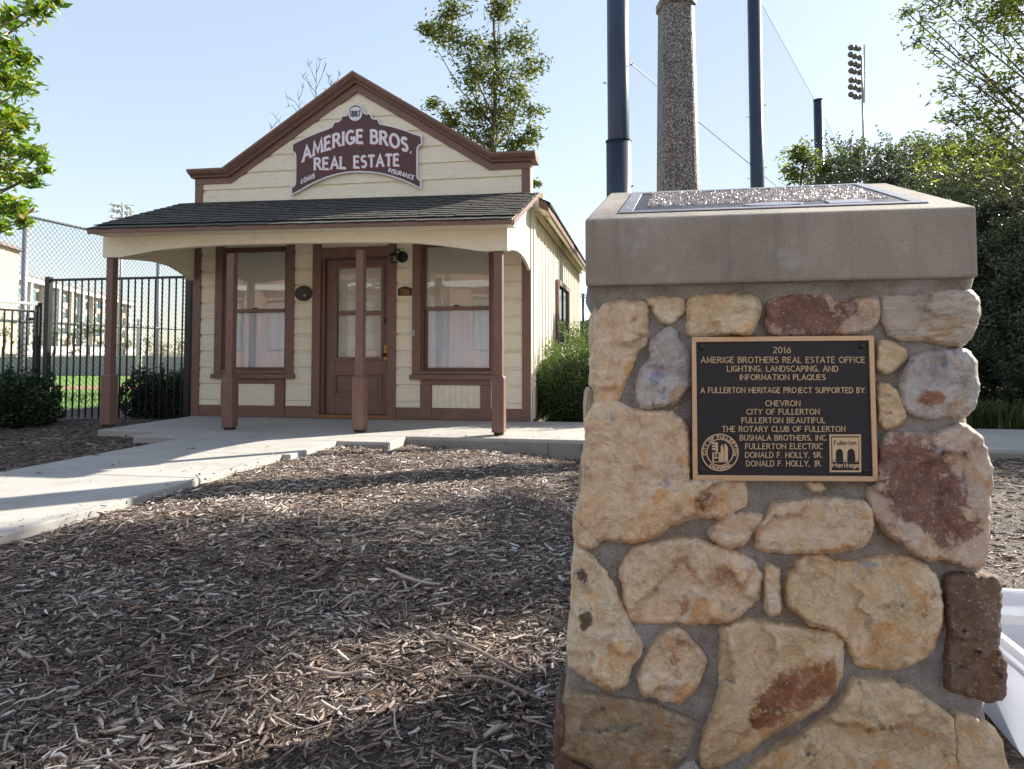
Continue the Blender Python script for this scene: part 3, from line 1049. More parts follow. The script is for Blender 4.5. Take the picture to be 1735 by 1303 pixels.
sideb = [(6.9015, 1.900), (6.96, 1.905), (7.05, 1.93), (7.256, 1.959), (7.45, 1.978), (7.70, 1.980), (7.9, 1.965), (8.106, 1.935), (8.25, 1.895), (8.32, 1.862)]
MB().prism(sideb + [(8.32, roofz(8.32) - .02), (6.9015, roofz(6.9015) - .02)], -1.375, -1.337, lambda u, v, w: (w, u, v)).build('side_beam', CREAM, house, bevel=.003)
sidel = [(6.901, 1.95), (7.10, 1.955), (7.30, 1.975), (7.6, 1.992), (7.9, 1.975), (8.1, 1.92), (8.25, 1.865), (8.32, 1.83)]
MB().prism(sidel + [(8.32, roofz(8.32) + .02), (6.901, roofz(6.901) + .03)], -6.030, -5.948, lambda u, v, w: (w, u, v)).build('side_beam', CREAM, house, bevel=.003)
bx('porch_ceiling', -5.966, -1.389, 7.016, YF - .037, 2.33, 2.35, CREAM, house, 0)
# roof deck, fascia, rake boards
dz = .06


def deck(name, x0, x1, y0, y1, o0, o1, mat, bv=.002):
    pts = []
    for o_ in (o0, o1):
        for x, y in ((x0, y0), (x1, y0), (x1, y1), (x0, y1)):
            pts.append((x, y, roofz(y) + o_ + ez(x)))
    return MB().hexa(pts).build(name, mat, house, bevel=bv)


deck('roof_deck', -6.045, -1.245, 6.62, YF - .016, -.028, -.002, CREAM)
MB().hexa([(-6.05, 6.594, 2.122 + dz), (-1.236, 6.594, 2.122), (-1.236, 6.619, 2.122), (-6.05, 6.619, 2.122 + dz), (-6.05, 6.594, 2.168 + dz), (-1.236, 6.594, 2.168), (-1.236, 6.619, 2.172), (-6.05, 6.619, 2.172 + dz)]).build('fascia', BROWN, house, bevel=.003)
deck('rake_board', -1.244, -1.222, 6.62, YF + .04, -.060, -.004, BROWN)
deck('rake_board', -6.066, -6.046, 6.62, YF - .016, -.060, -.004, BROWN)
MB().hexa([(-6.045, 6.62, 2.124 + dz), (-1.246, 6.62, 2.124), (-1.246, 6.867, 2.124), (-6.045, 6.867, 2.124 + dz), (-6.045, 6.62, 2.131 + dz), (-1.246, 6.62, 2.131), (-1.246, 6.867, 2.131), (-6.045, 6.867, 2.131 + dz)]).build('soffit', CREAM, house)

# shingles on the porch roof: the lower courses one by one, the rest joined
SL = math.hypot(1, .3826)
variants = []
def shingle_geo(w, m, x, s, lift, tiltz=0):
    """s: distance up the slope of the butt edge"""
    L = .36; t = .011
    def P(u, v, h):
        y = 6.585 + (s + v) / SL
        return (x + u, y, roofz(y) + .004 + h + ez(x + u))
    g = .002
    L = min(L, (YF - .02 - 6.585) * SL - s)
    if L < .05: return
    pts = [P(g, tiltz, .002 + lift), P(w - g, -tiltz, .002 + lift), P(w - g, L, .0), P(g, L, .0),
           P(g, tiltz, t + lift + random.uniform(0, .003)), P(w - g, -tiltz, t + lift + random.uniform(0, .003)), P(w - g, L, .004), P(g, L, .004)]
    m.hexa(pts)


SHTOP = simple('sunlit_shingle_top', (.13, .122, .108), .95, .5, 14, .003, 90, spec=.1, stretch=(6, 1, 1))  # paler top faces paint sunlight onto the shingle courses
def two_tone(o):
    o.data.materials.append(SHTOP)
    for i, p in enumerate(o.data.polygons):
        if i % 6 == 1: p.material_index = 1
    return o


rest = MB(); k = 0
for r in range(15):
    x = -6.065
    s = r * .127
    while x < -1.222:
        w = random.choice((.10, .12, .14, .165, .19)) + random.uniform(-.008, .008)
        w = min(w, -1.222 - x)
        if w < .03: break
        lift = random.uniform(0, .004) + (.017 if r > 0 else 0)
        tz = random.uniform(-.010, .010)
        if k < 295:
            mb = MB(); shingle_geo(w, mb, x, s + random.uniform(-.006, .006), lift, tz)
            two_tone(mb.build('roof_shingle', SHINGLE, house, recalc=False))
        elif r < 14:
            shingle_geo(w, rest, x, s + random.uniform(-.006, .006), lift, tz)
        x += w; k += 1
o = two_tone(rest.build('upper_roof_shingles', SHINGLE, house, recalc=False)); tag(o, kind='stuff')

# side wall: board and batten, eave, side window
bx('side_board', XR - .019, XR - .004, YF + .2, 15.39, .02, 2.70, CREAM, house, 0)
b0 = None
y = 8.74
while y < 15.3:
    zt = 2.69
    segs = [(.03, zt)]
    if 10.86 < y < 12.62: segs = [(.03, .86), (2.03, zt)]
    for a, b in segs:
        if b0 is None:
            b0 = bx('batten', XR - .0035, XR + .011, y - .020, y + .020, a, b, CREAM, house, .004)
        elif (a, b) == (.03, zt):
            clone(b0, (0, y - 8.74, 0))
        else:
            bx('batten', XR - .0035, XR + .011, y - .020, y + .020, a, b, CREAM, house, .004)
    y += .317
bx('side_frieze', XR + .021, XR + .04, YF + .2, 15.4, 2.60, 2.70, CREAM, house, .003)
RS = .60      # main roof slope
def mroof(x, o_=0): return 2.66 + (-1.10 - x) * RS + o_
def mdeck(name, x0, x1, y0, y1, o0, o1, mat):
    pts = []
    for o_ in (o0, o1):
        for x, y in ((x0, y0), (x1, y0), (x1, y1), (x0, y1)): pts.append((x, y, mroof(x, o_)))
    return MB().hexa(pts).build(name, mat, house)
mdeck('main_roof_deck', -3.64, -1.115, YF + .262, 15.65, -.06, -.02, CREAM)
mdeck('main_roof_deck', -3.64, -1.10, YF + .262, 15.66, -.018, .012, SHINGLE)
MB().hexa([(-6.17, YF + .19, 2.66), (-3.642, YF + .19, 4.16), (-3.642, 15.6, 4.16), (-6.17, 15.6, 2.66), (-6.17, YF + .19, 2.70), (-3.642, YF + .19, 4.21), (-3.642, 15.6, 4.21), (-6.17, 15.6, 2.70)]).build('main_roof_deck', SHINGLE, house)
bx('main_fascia', -1.112, -1.092, YF - .10, 15.66, 2.575, 2.655, BROWN, house)
MB().hexa([(-1.215, YF - .10, 2.64), (-1.113, YF - .10, 2.58), (-1.113, YF - .08, 2.58), (-1.215, YF - .08, 2.64), (-1.215, YF - .10, 2.74), (-1.113, YF - .10, 2.68), (-1.113, YF - .08, 2.68), (-1.215, YF - .08, 2.74)]).build('main_rake', BROWN, house)
bx('eave_crown', -1.215, -1.113, YF - .079, YF + .26, 2.60, 2.63, CREAM, house)
bx('eave_crown', -1.160, -1.114, YF + .262, 15.64, 2.56, 2.585, CREAM, house, .006)
rest = MB(); y = YF - .09
while y < 15.6:
    for r in range(3 if y > YF + .2 else 1):
        x1 = -1.075 - r * .13
        if y < YF + .2:
            rest.hexa([(x1, y, mroof(x1, .0)), (x1, y + .134, mroof(x1, .0)), (-1.216, y + .134, mroof(-1.216, .0)), (-1.216, y, mroof(-1.216, .0)), (x1, y, mroof(x1, .045)), (x1, y + .134, mroof(x1, .045)), (-1.216, y + .134, mroof(-1.216, .03)), (-1.216, y, mroof(-1.216, .03))])
            continue
        rest.hexa([(x1, y, mroof(x1, .012)), (x1, y + .13, mroof(x1, .012)), (x1 - .2, y + .13, mroof(x1 - .2, .012)), (x1 - .2, y, mroof(x1 - .2, .012)),
                   (x1, y, mroof(x1, .036 + random.random() * .012)), (x1, y + .13, mroof(x1, .036 + random.random() * .012)), (x1 - .2, y + .13, mroof(x1 - .2, .02)), (x1 - .2, y, mroof(x1 - .2, .02))])
    y += .137
tag(rest.build('main_roof_shingles', SHINGLE, house), kind='stuff')
sw = bx('side_window', XR + .002, XR + .014, 10.97, 12.50, .95, 1.94, WINDARK, house, 0)
for a, b, c, d in ((10.88, 10.975, .86, 2.02), (12.50, 12.60, .86, 2.02)):
    bx('casing', XR + .002, XR + .05, a, b, c, d, BROWN, sw)
bx('casing', XR + .002, XR + .06, 10.98, 12.495, 1.935, 2.02, BROWN, sw)
bx('sill', XR + .002, XR + .07, 10.98, 12.495, .86, .945, BROWN, sw)
for yy in (10.99, 11.72, 12.44):
    bx('sash', XR + .015, XR + .032, yy, yy + .045, .95, 1.93, BLACKST, sw)

# ---- hanging things on the front: sign, plaques, lantern
def S2P(u, v): return 480 + u / 6.515, 150 + v / 6.515
YS = YF - .06
def sgn(u, v):
    p = hit(*S2P(u, v), 1, YS); return (p[0], p[2])


def offset(poly, d):
    n = len(poly); out = []
    P = [np.array(p) for p in poly]
    area = sum(P[i][0] * P[(i + 1) % n][1] - P[(i + 1) % n][0] * P[i][1] for i in range(n))
    s = 1 if area > 0 else -1
    for i in range(n):
        a, b, c = P[i - 1], P[i], P[(i + 1) % n]
        d1 = (b - a) / np.linalg.norm(b - a); d2 = (c - b) / np.linalg.norm(c - b)
        n1 = np.array([-d1[1], d1[0]]) * s; n2 = np.array([-d2[1], d2[0]]) * s
        m_ = n1 + n2; L = np.linalg.norm(m_)
        m_ = n1 if L < .2 else m_ / L / max(.55, np.dot(m_ / L, n1))
        out.append(tuple(b + m_ * d))
    return out


sign_out = [(95, 612), (150, 582), (220, 548), (300, 512), (400, 472), (500, 436), (540, 414), (550, 385), (566, 366), (612, 358), (632, 335), (640, 306), (655, 296), (698, 292), (708, 262), (722, 222), (745, 192), (775, 175), (806, 170), (838, 178), (865, 198), (882, 225), (895, 262), (910, 274), (962, 274), (975, 292), (982, 318), (1000, 327), (1042, 330), (1056, 350), (1070, 384), (1150, 400), (1250, 425), (1350, 456), (1450, 494), (1532, 522), (1535, 622), (1505, 632), (1488, 652), (1484, 700), (1484, 975), (1496, 996), (1525, 1006), (1520, 1116), (1440, 1072), (1330, 1022), (1200, 976), (1080, 946), (960, 930), (840, 924), (720, 930), (600, 950), (480, 986), (370, 1032), (270, 1082), (170, 1140), (88, 1186), (86, 1082), (112, 1074), (128, 1056), (132, 1030), (134, 760), (126, 720), (112, 708), (96, 704)]
so = [sgn(*p) for p in sign_out]
sign = thing('shop_sign', (-3.62, YS, 3.2), 'arched dark brown real estate sign with white rim and lettering on the gable', 'sign')
pf = lambda u, v, w: (u, YS + w, v)
MB().prism(so, -.004, .028, pf).build('sign_border', SIGNWHITE, sign, bevel=.002)
MB().prism(offset(so, .019), -.008, -.0035, pf).build('sign_face', SIGNBROWN, sign)
c0 = sgn(800, 283)
MB().prism([(c0[0] + .094 * math.cos(t * PI / 24), c0[1] + .094 * math.sin(t * PI / 24)) for t in range(48)], -.014, -.009, pf).build('date_disc', SIGNWHITE, sign)


def swarp(x0, x1, base, h, slant=0):
    def w(t, y):
        u = x0 + (x1 - x0) * t
        return sgn(u + slant * y, base(u) - h(u) * y)
    return w


fl = lambda u, v, w: (u, YS - .0085 - w, v)
arcb = lambda u: 600 + (u - 900) ** 2 * 4.45e-4
arch = lambda u: 138 - abs(u - 850) * .0
for word, a, b in (('AMERIGE', 222, 880), ('BROS.', 975, 1415)):
    lettering('lettering_shadow', word, fl, swarp(a + 9, b + 9, lambda u: arcb(u - 9) + 11, arch), SIGNRED, sign, hw=.0185, serif=.15, gap=.30, top=.0015, thin=.62)
    lettering('lettering', word, fl, swarp(a, b, arcb, arch), SIGNWHITE, sign, hw=.0175, serif=.15, gap=.30, top=.004, thin=.62)
reb = lambda u: 898 - (u - 345) * .052
for word, a, b in (('REAL', 352, 690), ('ESTATE', 788, 1278)):
    lettering('lettering_shadow', word, fl, swarp(a + 9, b + 9, lambda u: reb(u - 9) + 10, lambda u: 122), SIGNRED, sign, hw=.0165, serif=.15, gap=.30, top=.0015, thin=.62)
    lettering('lettering', word, fl, swarp(a, b, reb, lambda u: 122), SIGNWHITE, sign, hw=.0155, serif=.15, gap=.30, top=.004, thin=.62)
lettering('lettering', 'LOANS', fl, swarp(203, 348, lambda u: 1050 - (u - 203) * .42, lambda u: 50, 4), SIGNWHITE, sign, hw=.0068, gap=.34, top=.004)
lettering('lettering', 'INSURANCE', fl, swarp(1163, 1440, lambda u: 922 + (u - 1163) * .31, lambda u: 42, 12), SIGNWHITE, sign, hw=.0065, gap=.34, top=.004)
fd = lambda u, v, w: (u, YS - .0145 - w, v)
lettering('lettering', '1887', fd, swarp(745, 853, lambda u: 312, lambda u: 60), BLACKIRON, sign, hw=.0075, serif=.12, gap=.28, top=.002)

ov = thing('oval_plaque', (-4.350, YF - .03, 1.63), 'black oval cast plaque on the clapboards left of the door', 'plaque')
oc = (-4.352, 1.628)
el = lambda rx, rz, n=40: [(oc[0] + rx * math.cos(2 * PI * t / n), oc[1] + rz * math.sin(2 * PI * t / n)) for t in range(n)]
pw = lambda u, v, w: (u, YF - w, v)
MB().prism(el(.124, .102), .014, .030, pw).build('plate', BLACKIRON, ov, bevel=.003)
MB().prism(el(.104, .083), .0305, .033, pw).build('raised_panel', RUBBER, ov)
bx('relief', -4.38, -4.30, YF - .037, YF - .0335, 1.60, 1.632, BLACKIRON, ov)
bx('relief', -4.345, -4.315, YF - .040, YF - .0372, 1.585, 1.612, BRASS, ov)
hn = thing('house_number', (-2.96, YF - .03, 1.58), 'dark arched house number plate 336 between the door and right window', 'sign')
poly = [(-3.053, 1.575), (-2.866, 1.575), (-2.866, 1.665)] + [(-2.866 - .187 * i / 10, 1.665 + .030 * math.sin(PI * i / 10)) for i in range(1, 10)] + [(-3.053, 1.665)]
MB().prism(poly, .014, .028, pw).build('plate', BLACKIRON, hn, bevel=.003)
fb = lambda u, v, w: (u, YF - .0285 - w, v)
lettering('lettering', '336', fb, lambda t, y: (-3.018 + .115 * t, 1.595 + .062 * y), BRASS, hn, hw=.004, gap=.25, top=.002)
ln = thing('wall_lantern', (-3.02, YF - .1, 2.05), 'black caged wall lantern beside the top of the door', 'lantern')
m = MB()
m.tube([(-2.995, YF - .014, 2.075), (-2.995, YF - .034, 2.075)], [.075, .072], 22); m.tube([(-2.995, YF - .034, 2.075), (-2.995, YF - .05, 2.075)], [.05, .03], 18)
m.build('backplate', BLACKIRON, ln, smooth=False)
m = MB(); m.tube([(-2.995, YF - .05, 2.10), (-3.01, YF - .10, 2.155), (-3.03, YF - .15, 2.16), (-3.05, YF - .165, 2.12)], .010, 8); m.build('arm', BLACKIRON, ln, smooth=True)
m = MB(); m.tube([(-3.05, YF - .165, 2.125), (-3.05, YF - .165, 2.11), (-3.05, YF - .165, 2.085), (-3.05, YF - .165, 2.072)], [.012, .03, .064, .066], 20); m.build('hood', BLACKIRON, ln, smooth=True)
m = MB()
for i in range(8):
    t = 2 * PI * i / 8
    m.tube([(-3.05 + .055 * math.cos(t), YF - .165 + .055 * math.sin(t), 2.075), (-3.05 + .048 * math.cos(t), YF - .165 + .048 * math.sin(t), 1.985)], .0035, 5)
for z in (2.03, 1.985):
    m.tube([(-3.05 + .050 * math.cos(2 * PI * i / 20), YF - .165 + .050 * math.sin(2 * PI * i / 20), z) for i in range(21)], .004, 5)
m.build('cage', BLACKIRON, ln)
m = MB(); m.tube([(-3.05, YF - .165, 2.07), (-3.05, YF - .165, 2.05), (-3.05, YF - .165, 2.03), (-3.05, YF - .165, 2.01)], [.012, .02, .022, .01], 12); m.build('bulb', LAMPGL, ln, smooth=True)

# ================================================================== STONE MONUMENT
mon = thing('stone_monument', (.42, 2.1, -.22), 'rubble stone monument with a sloped cast stone cap in the foreground', 'monument')


def wd(px, py, off=0.):
    """place on the battered front face of the monument, off metres behind it"""
    d = 1.735 - (py - 490) * 1.30e-4 - (px - 1325) * 9.5e-5
    return at(px, py, d + off)


# mortar body: front grid with relief, sides and back
def lerp(a, b, t): return a + (b - a) * t


def interp(tab, y):
    for (y0, v0), (y1, v1) in zip(tab[:-1], tab[1:]):
        if y <= y1: return lerp(v0, v1, (y - y0) / (y1 - y0))
    return tab[-1][1]


LE = [(484, 999), (500, 1006), (522, 1022), (690, 1014), (800, 1004), (925, 984), (1040, 976), (1180, 962), (1320, 948), (1480, 930)]
RE = [(470, 1652), (497, 1645), (590, 1630), (700, 1634), (800, 1652), (960, 1664), (1190, 1668), (1215, 1668), (1320, 1694), (1480, 1712)]
NY, NX = 200, 140
vs = []; idx = np.zeros((NY + 1, NX + 1), int)
for j in range(NY + 1):
    for i in range(NX + 1):
        t = i / NX
        yy = 476 + (1480 - 476) * j / NY
        l, r_ = interp(LE, yy), interp(RE, yy)
        x = lerp(l, r_, t)
        y = yy + (8 - 14 * t) * (1 - j / NY)
        edge = min(t, 1 - t) * (r_ - l)
        o_ = .019 + .018 * (1 - min(1, edge / 14)) ** 2
        if y < 522: o_ -= .030 * (1 - (y - 476) / 46)
        n_ = noise.noise(Vector((x * .012, y * .012, 1))) * .009 + noise.noise(Vector((x * .05, y * .05, 4))) * .005 + noise.noise(Vector((x * .15, y * .15, 9))) * .002
        idx[j, i] = len(vs)
        vs.append(wd(x, y, o_ + n_))
fs = []
for j in range(NY):
    for i in range(NX):
        fs.append((idx[j, i], idx[j, i + 1], idx[j + 1, i + 1], idx[j + 1, i]))
# sides go straight back
ex = at(1654, 420, 1.67) - at(991, 430, 1.73); ex[2] = 0; ex /= np.linalg.norm(ex)
back = np.array([-ex[1], ex[0], 0])
bl = []; br = []
for j in range(NY + 1):
    p = np.array(vs[idx[j, 0]]); q = np.array(vs[idx[j, NX]])
    bl.append(len(vs)); vs.append(p + back * (.60 + .0 * j) + ex * .015)
    br.append(len(vs)); vs.append(q + back * (.60 + .0 * j) - ex * .015)
for j in range(NY):
    fs.append((bl[j], idx[j, 0], idx[j + 1, 0], bl[j + 1]))
    fs.append((idx[j, NX], br[j], br[j + 1], idx[j + 1, NX]))
    fs.append((br[j], bl[j], bl[j + 1], br[j + 1]))
mm = MB(); mm.v = [tuple(v) for v in vs]; mm.f = fs
mm.build('mortar_body', MORTAR, mon, smooth=True)

STONES = [
 ('pink', 'J', [(1011,682),(1038,680),(1068,697),(1092,700),(1112,701),(1136,701),(1149,709),(1163,727),(1165,766),(1166,810),(1171,817),(1210,816),(1257,817),(1262,832),(1262,854),(1242,864),(1225,875),(1200,874),(1173,876),(1156,881),(1134,886),(1117,901),(1097,910),(1068,917),(1038,913),(1023,912),(999,917),(987,908),(984,889),(980.5,862),(987,837),(992,817),(990,793),(993,766),(996,741),(995,717),(1004,695)], [(1200,842,30,.75),(1185,860,14,.5)], [(1128,818,15,.9),(1145,832,9,.8),(1020,700,30,.35)]),
 ('pink', 'A', [(1043,513),(1093,515),(1093,555),(1092,582),(1077,592),(1066,622),(1054,653),(1041,681),(1014,684),(1011,662),(1003,653),(1004,622),(1006,601),(1012,576),(1015,546),(1023,521)], [(1066,548,12,.5),(1040,620,14,.5),(1075,540,8,.7)], []),
 ('gold', 'B', [(1095,510),(1112,508),(1152,509),(1159.5,521),(1149,533),(1136,546),(1124,544),(1113,530),(1106,516)], [], []),
 ('tan', 'C', [(1170,506),(1247,502),(1281,505),(1286,520),(1279,545),(1271,564),(1220,566),(1169,565),(1168,535)], [], [(1278,530,12,.5)]),
 ('rust', 'D', [(1304,512),(1318,509),(1346,500),(1404,500),(1410,515),(1435,512),(1484,505),(1490,521),(1484,542),(1472,561),(1423,565),(1328,565),(1306,561),(1303,539)], [(1350,520,44,1.2),(1390,548,52,1.2),(1320,532,26,1.),(1440,520,18,.8)], []),
 ('band', 'E', [(1496,504),(1546,500),(1607,496),(1644,496),(1654,504),(1657,527),(1653,546),(1644,567),(1627,584),(1595,578),(1567,572),(1533,572),(1509,566),(1499,543),(1496,515)], [], []),
 ('tan', 'F', [(1489,582),(1503,581),(1527,592),(1536,602),(1527,613),(1515,622),(1503,630),(1488,625)], [(1505,600,8,.5)], [(1525,600,10,.8)]),
 ('tan', 'G', [(1490,652),(1503,653),(1515,665),(1527,687),(1531,703),(1519,718),(1501,722),(1491,712)], [(1505,700,10,.5)], []),
 ('grey', 'H', [(1533,632),(1546,610),(1567,602),(1625,596),(1641,598),(1650,613),(1652,638),(1655,665),(1647,690),(1638,699),(1633,704),(1601,704),(1571,705),(1551,700),(1531,685),(1530,677),(1529,653)], [(1570,678,24,1.1),(1590,676,14,.9)], [(1590,618,34,1.),(1550,640,18,.8)]),
 ('rust', 'I', [(1493,763),(1505,738),(1551,738),(1577,741),(1601,733),(1631,720),(1643,728),(1658,743),(1668,760),(1673,785),(1677,793),(1678,820),(1673,843),(1675,860),(1672,880),(1672,906),(1669,943),(1661,958),(1641,958),(1611,946),(1596,943),(1571,946),(1546,933),(1518,913),(1501,900),(1485,878),(1475,845),(1473,830),(1488,820),(1490,793)], [(1555,790,64,1.3),(1585,855,62,1.3),(1545,840,44,1.1),(1502,772,20,1.2),(1645,895,26,1.),(1600,915,22,.8)], [(1600,760,22,.7),(1510,850,20,.6)]),
 ('grey', 'K', [(1124,564),(1133,557),(1141,561),(1144,576),(1161,592),(1166,607),(1166,653),(1155,665),(1143,681),(1112,685),(1090,690),(1083,678),(1081,653),(1090,625),(1106,607),(1103,586),(1115,573)], [], [(1110,640,26,.9),(1125,670,14,.7)]),
 ('pink', 'L', [(1235,876),(1259,874),(1289,872),(1287,889),(1271,901),(1262,918),(1230,926),(1210,913),(1203,908),(1220,891)], [], []),
 ('pink', 'M', [(1313,858),(1345,852),(1400,847),(1440,848),(1463,853),(1474,865),(1477,888),(1472,907),(1462,923),(1440,928),(1405,933),(1363,934),(1300,931),(1285,928),(1284,897),(1298,882)], [], [(1440,865,16,.6)]),
 ('pink', 'N', [(1054,968),(1059,989),(1062,1020),(1072,1047),(1088,1052),(1114,1052),(1141,1049),(1172,1053),(1209,1053),(1241,1049),(1256,1036),(1280,1015),(1283,994),(1289,976),(1269,948),(1235,935),(1200,923),(1176,916),(1144,916),(1122,921),(1097,928),(1077,930),(1065,948)], [(1148,958,24,.8),(1215,980,34,.5),(1250,1000,24,.5),(1160,1032,30,.55),(1100,985,16,.5)], [(1085,950,12,.5)]),
 ('gold', 'O', [(985,932),(1004,948),(1021,970),(1038,997),(1054,1031),(1067,1060),(1083,1092),(1081,1110),(1067,1128),(1059,1155),(1040.5,1169),(1017,1159),(988,1139),(967,1128),(965.5,1107),(969.5,1065),(973,1013),(975,960),(979,933)], [(992,1048,15,1.3),(988,1062,9,1.0),(986,975,12,.9),(990,995,14,.4)], []),
 ('pink', 'P', [(1146,1067),(1162,1076),(1169,1089),(1190,1110),(1193,1120),(1185,1142),(1175,1165),(1154,1186),(1130,1185),(1109,1178),(1090.5,1174),(1085,1155),(1093,1128),(1104,1107),(1119,1084),(1130,1073)], [(1140,1115,26,.65),(1150,1150,16,.55),(1155,1082,16,.6)], []),
 ('olive', 'Q', [(961.5,1178),(996,1178),(1035,1186),(1075,1190),(1114,1199),(1146,1213),(1172,1223),(1171,1239),(1164,1263),(1154,1281),(1138,1294),(1125,1310),(1075,1316),(1020,1304),(1001,1290),(983,1285),(956,1276),(948,1249),(950,1223),(952,1205)], [(1110,1240,20,.6),(1130,1270,14,.5)], []),
 ('tan', 'R', [(1225,1065),(1259,1055),(1285,1056),(1317,1061),(1339.5,1065),(1374,1073),(1411,1076),(1424,1086),(1424,1107),(1424,1144),(1413,1168),(1397,1189),(1366,1210),(1326,1229),(1300,1244),(1272,1268),(1240.5,1284),(1219,1294),(1193,1299),(1190.5,1276),(1196,1249),(1212,1210),(1222,1178),(1226,1144),(1222,1128),(1226,1092)], [(1335,1175,46,1.25),(1390,1150,36,1.25),(1290,1215,26,1.1),(1300,1190,18,.8)], []),
 ('tan', 'S', [(1337,976),(1353,965),(1350,953),(1370,943),(1393,943),(1413,956),(1440,958),(1475,950),(1508,943),(1531,946),(1558,956),(1581,975),(1592,999),(1594,1052),(1584,1078),(1579,1099.5),(1561,1115),(1529,1128.5),(1505,1131),(1458,1124.6),(1447,1110),(1439.5,1086),(1421,1070.6),(1400,1061),(1376,1057),(1355,1039),(1339.5,1028),(1335.5,999.5)], [(1566,1045,10,.8),(1563,1010,7,.7)], [(1470,962,28,.9)]),
 ('gold', 'T', [(1299,960),(1316,963),(1318,997),(1319.5,1036),(1311.6,1040),(1301,1036),(1300,1005)], [], []),
 ('brown', 'U', [(1606.6,978),(1639.5,976),(1656.6,978),(1687,980),(1692,989),(1692,1026),(1689.5,1047),(1691,1070.5),(1688,1097),(1697,1115),(1701,1128),(1701,1160),(1697,1181),(1676,1186),(1652.6,1178),(1626,1170.5),(1609,1168),(1608,1118),(1612,1091.6),(1609,1039),(1606.6,1007)], [(1660,1110,20,.5)], [(1635,985,10,.8),(1614,1060,5,.8)]),
 ('tan', 'V', [(1447,1155),(1468.5,1157.5),(1510.6,1156),(1526,1168),(1547.5,1168),(1563,1184),(1589.6,1202),(1613,1220.7),(1616,1250),(1618.6,1286.5),(1621,1330),(1290,1330),(1262,1318),(1290.5,1289),(1316,1273),(1352.7,1255),(1387,1226),(1416,1207.5),(1437,1178.5)], [(1600,1280,10,.5),(1430,1290,12,.45)], [(1490,1190,16,.45)]),
 ('tan', 'W', [(1619,1212.6),(1634,1215),(1660.5,1228),(1681.6,1236),(1691,1252),(1697,1276),(1705,1310),(1709,1340),(1628,1340),(1626,1300),(1622,1260)], [], [(1636,1270,9,.5)]),
 ('pink', 'X', [(1366,821),(1372,818),(1385,821),(1396,825),(1392,829),(1380,827)], [], []),
 ('tan', 'Y', [(1010,925),(1000,905),(984,895),(975,880),(976,905),(984,925)], [], []),
 ('grey', 'Z', [(1150,1306),(1168,1290),(1180,1308),(1178,1330),(1150,1330)], [], []),
 ('brown', 'AA', [(955,1188),(951,1200),(945,1240),(943,1276),(948,1300),(940,1330),(1010,1330),(1000,1312),(968,1296),(953,1276)], [], []),
]
HN = {'X': .010, 'T': .018, 'Y': .02}


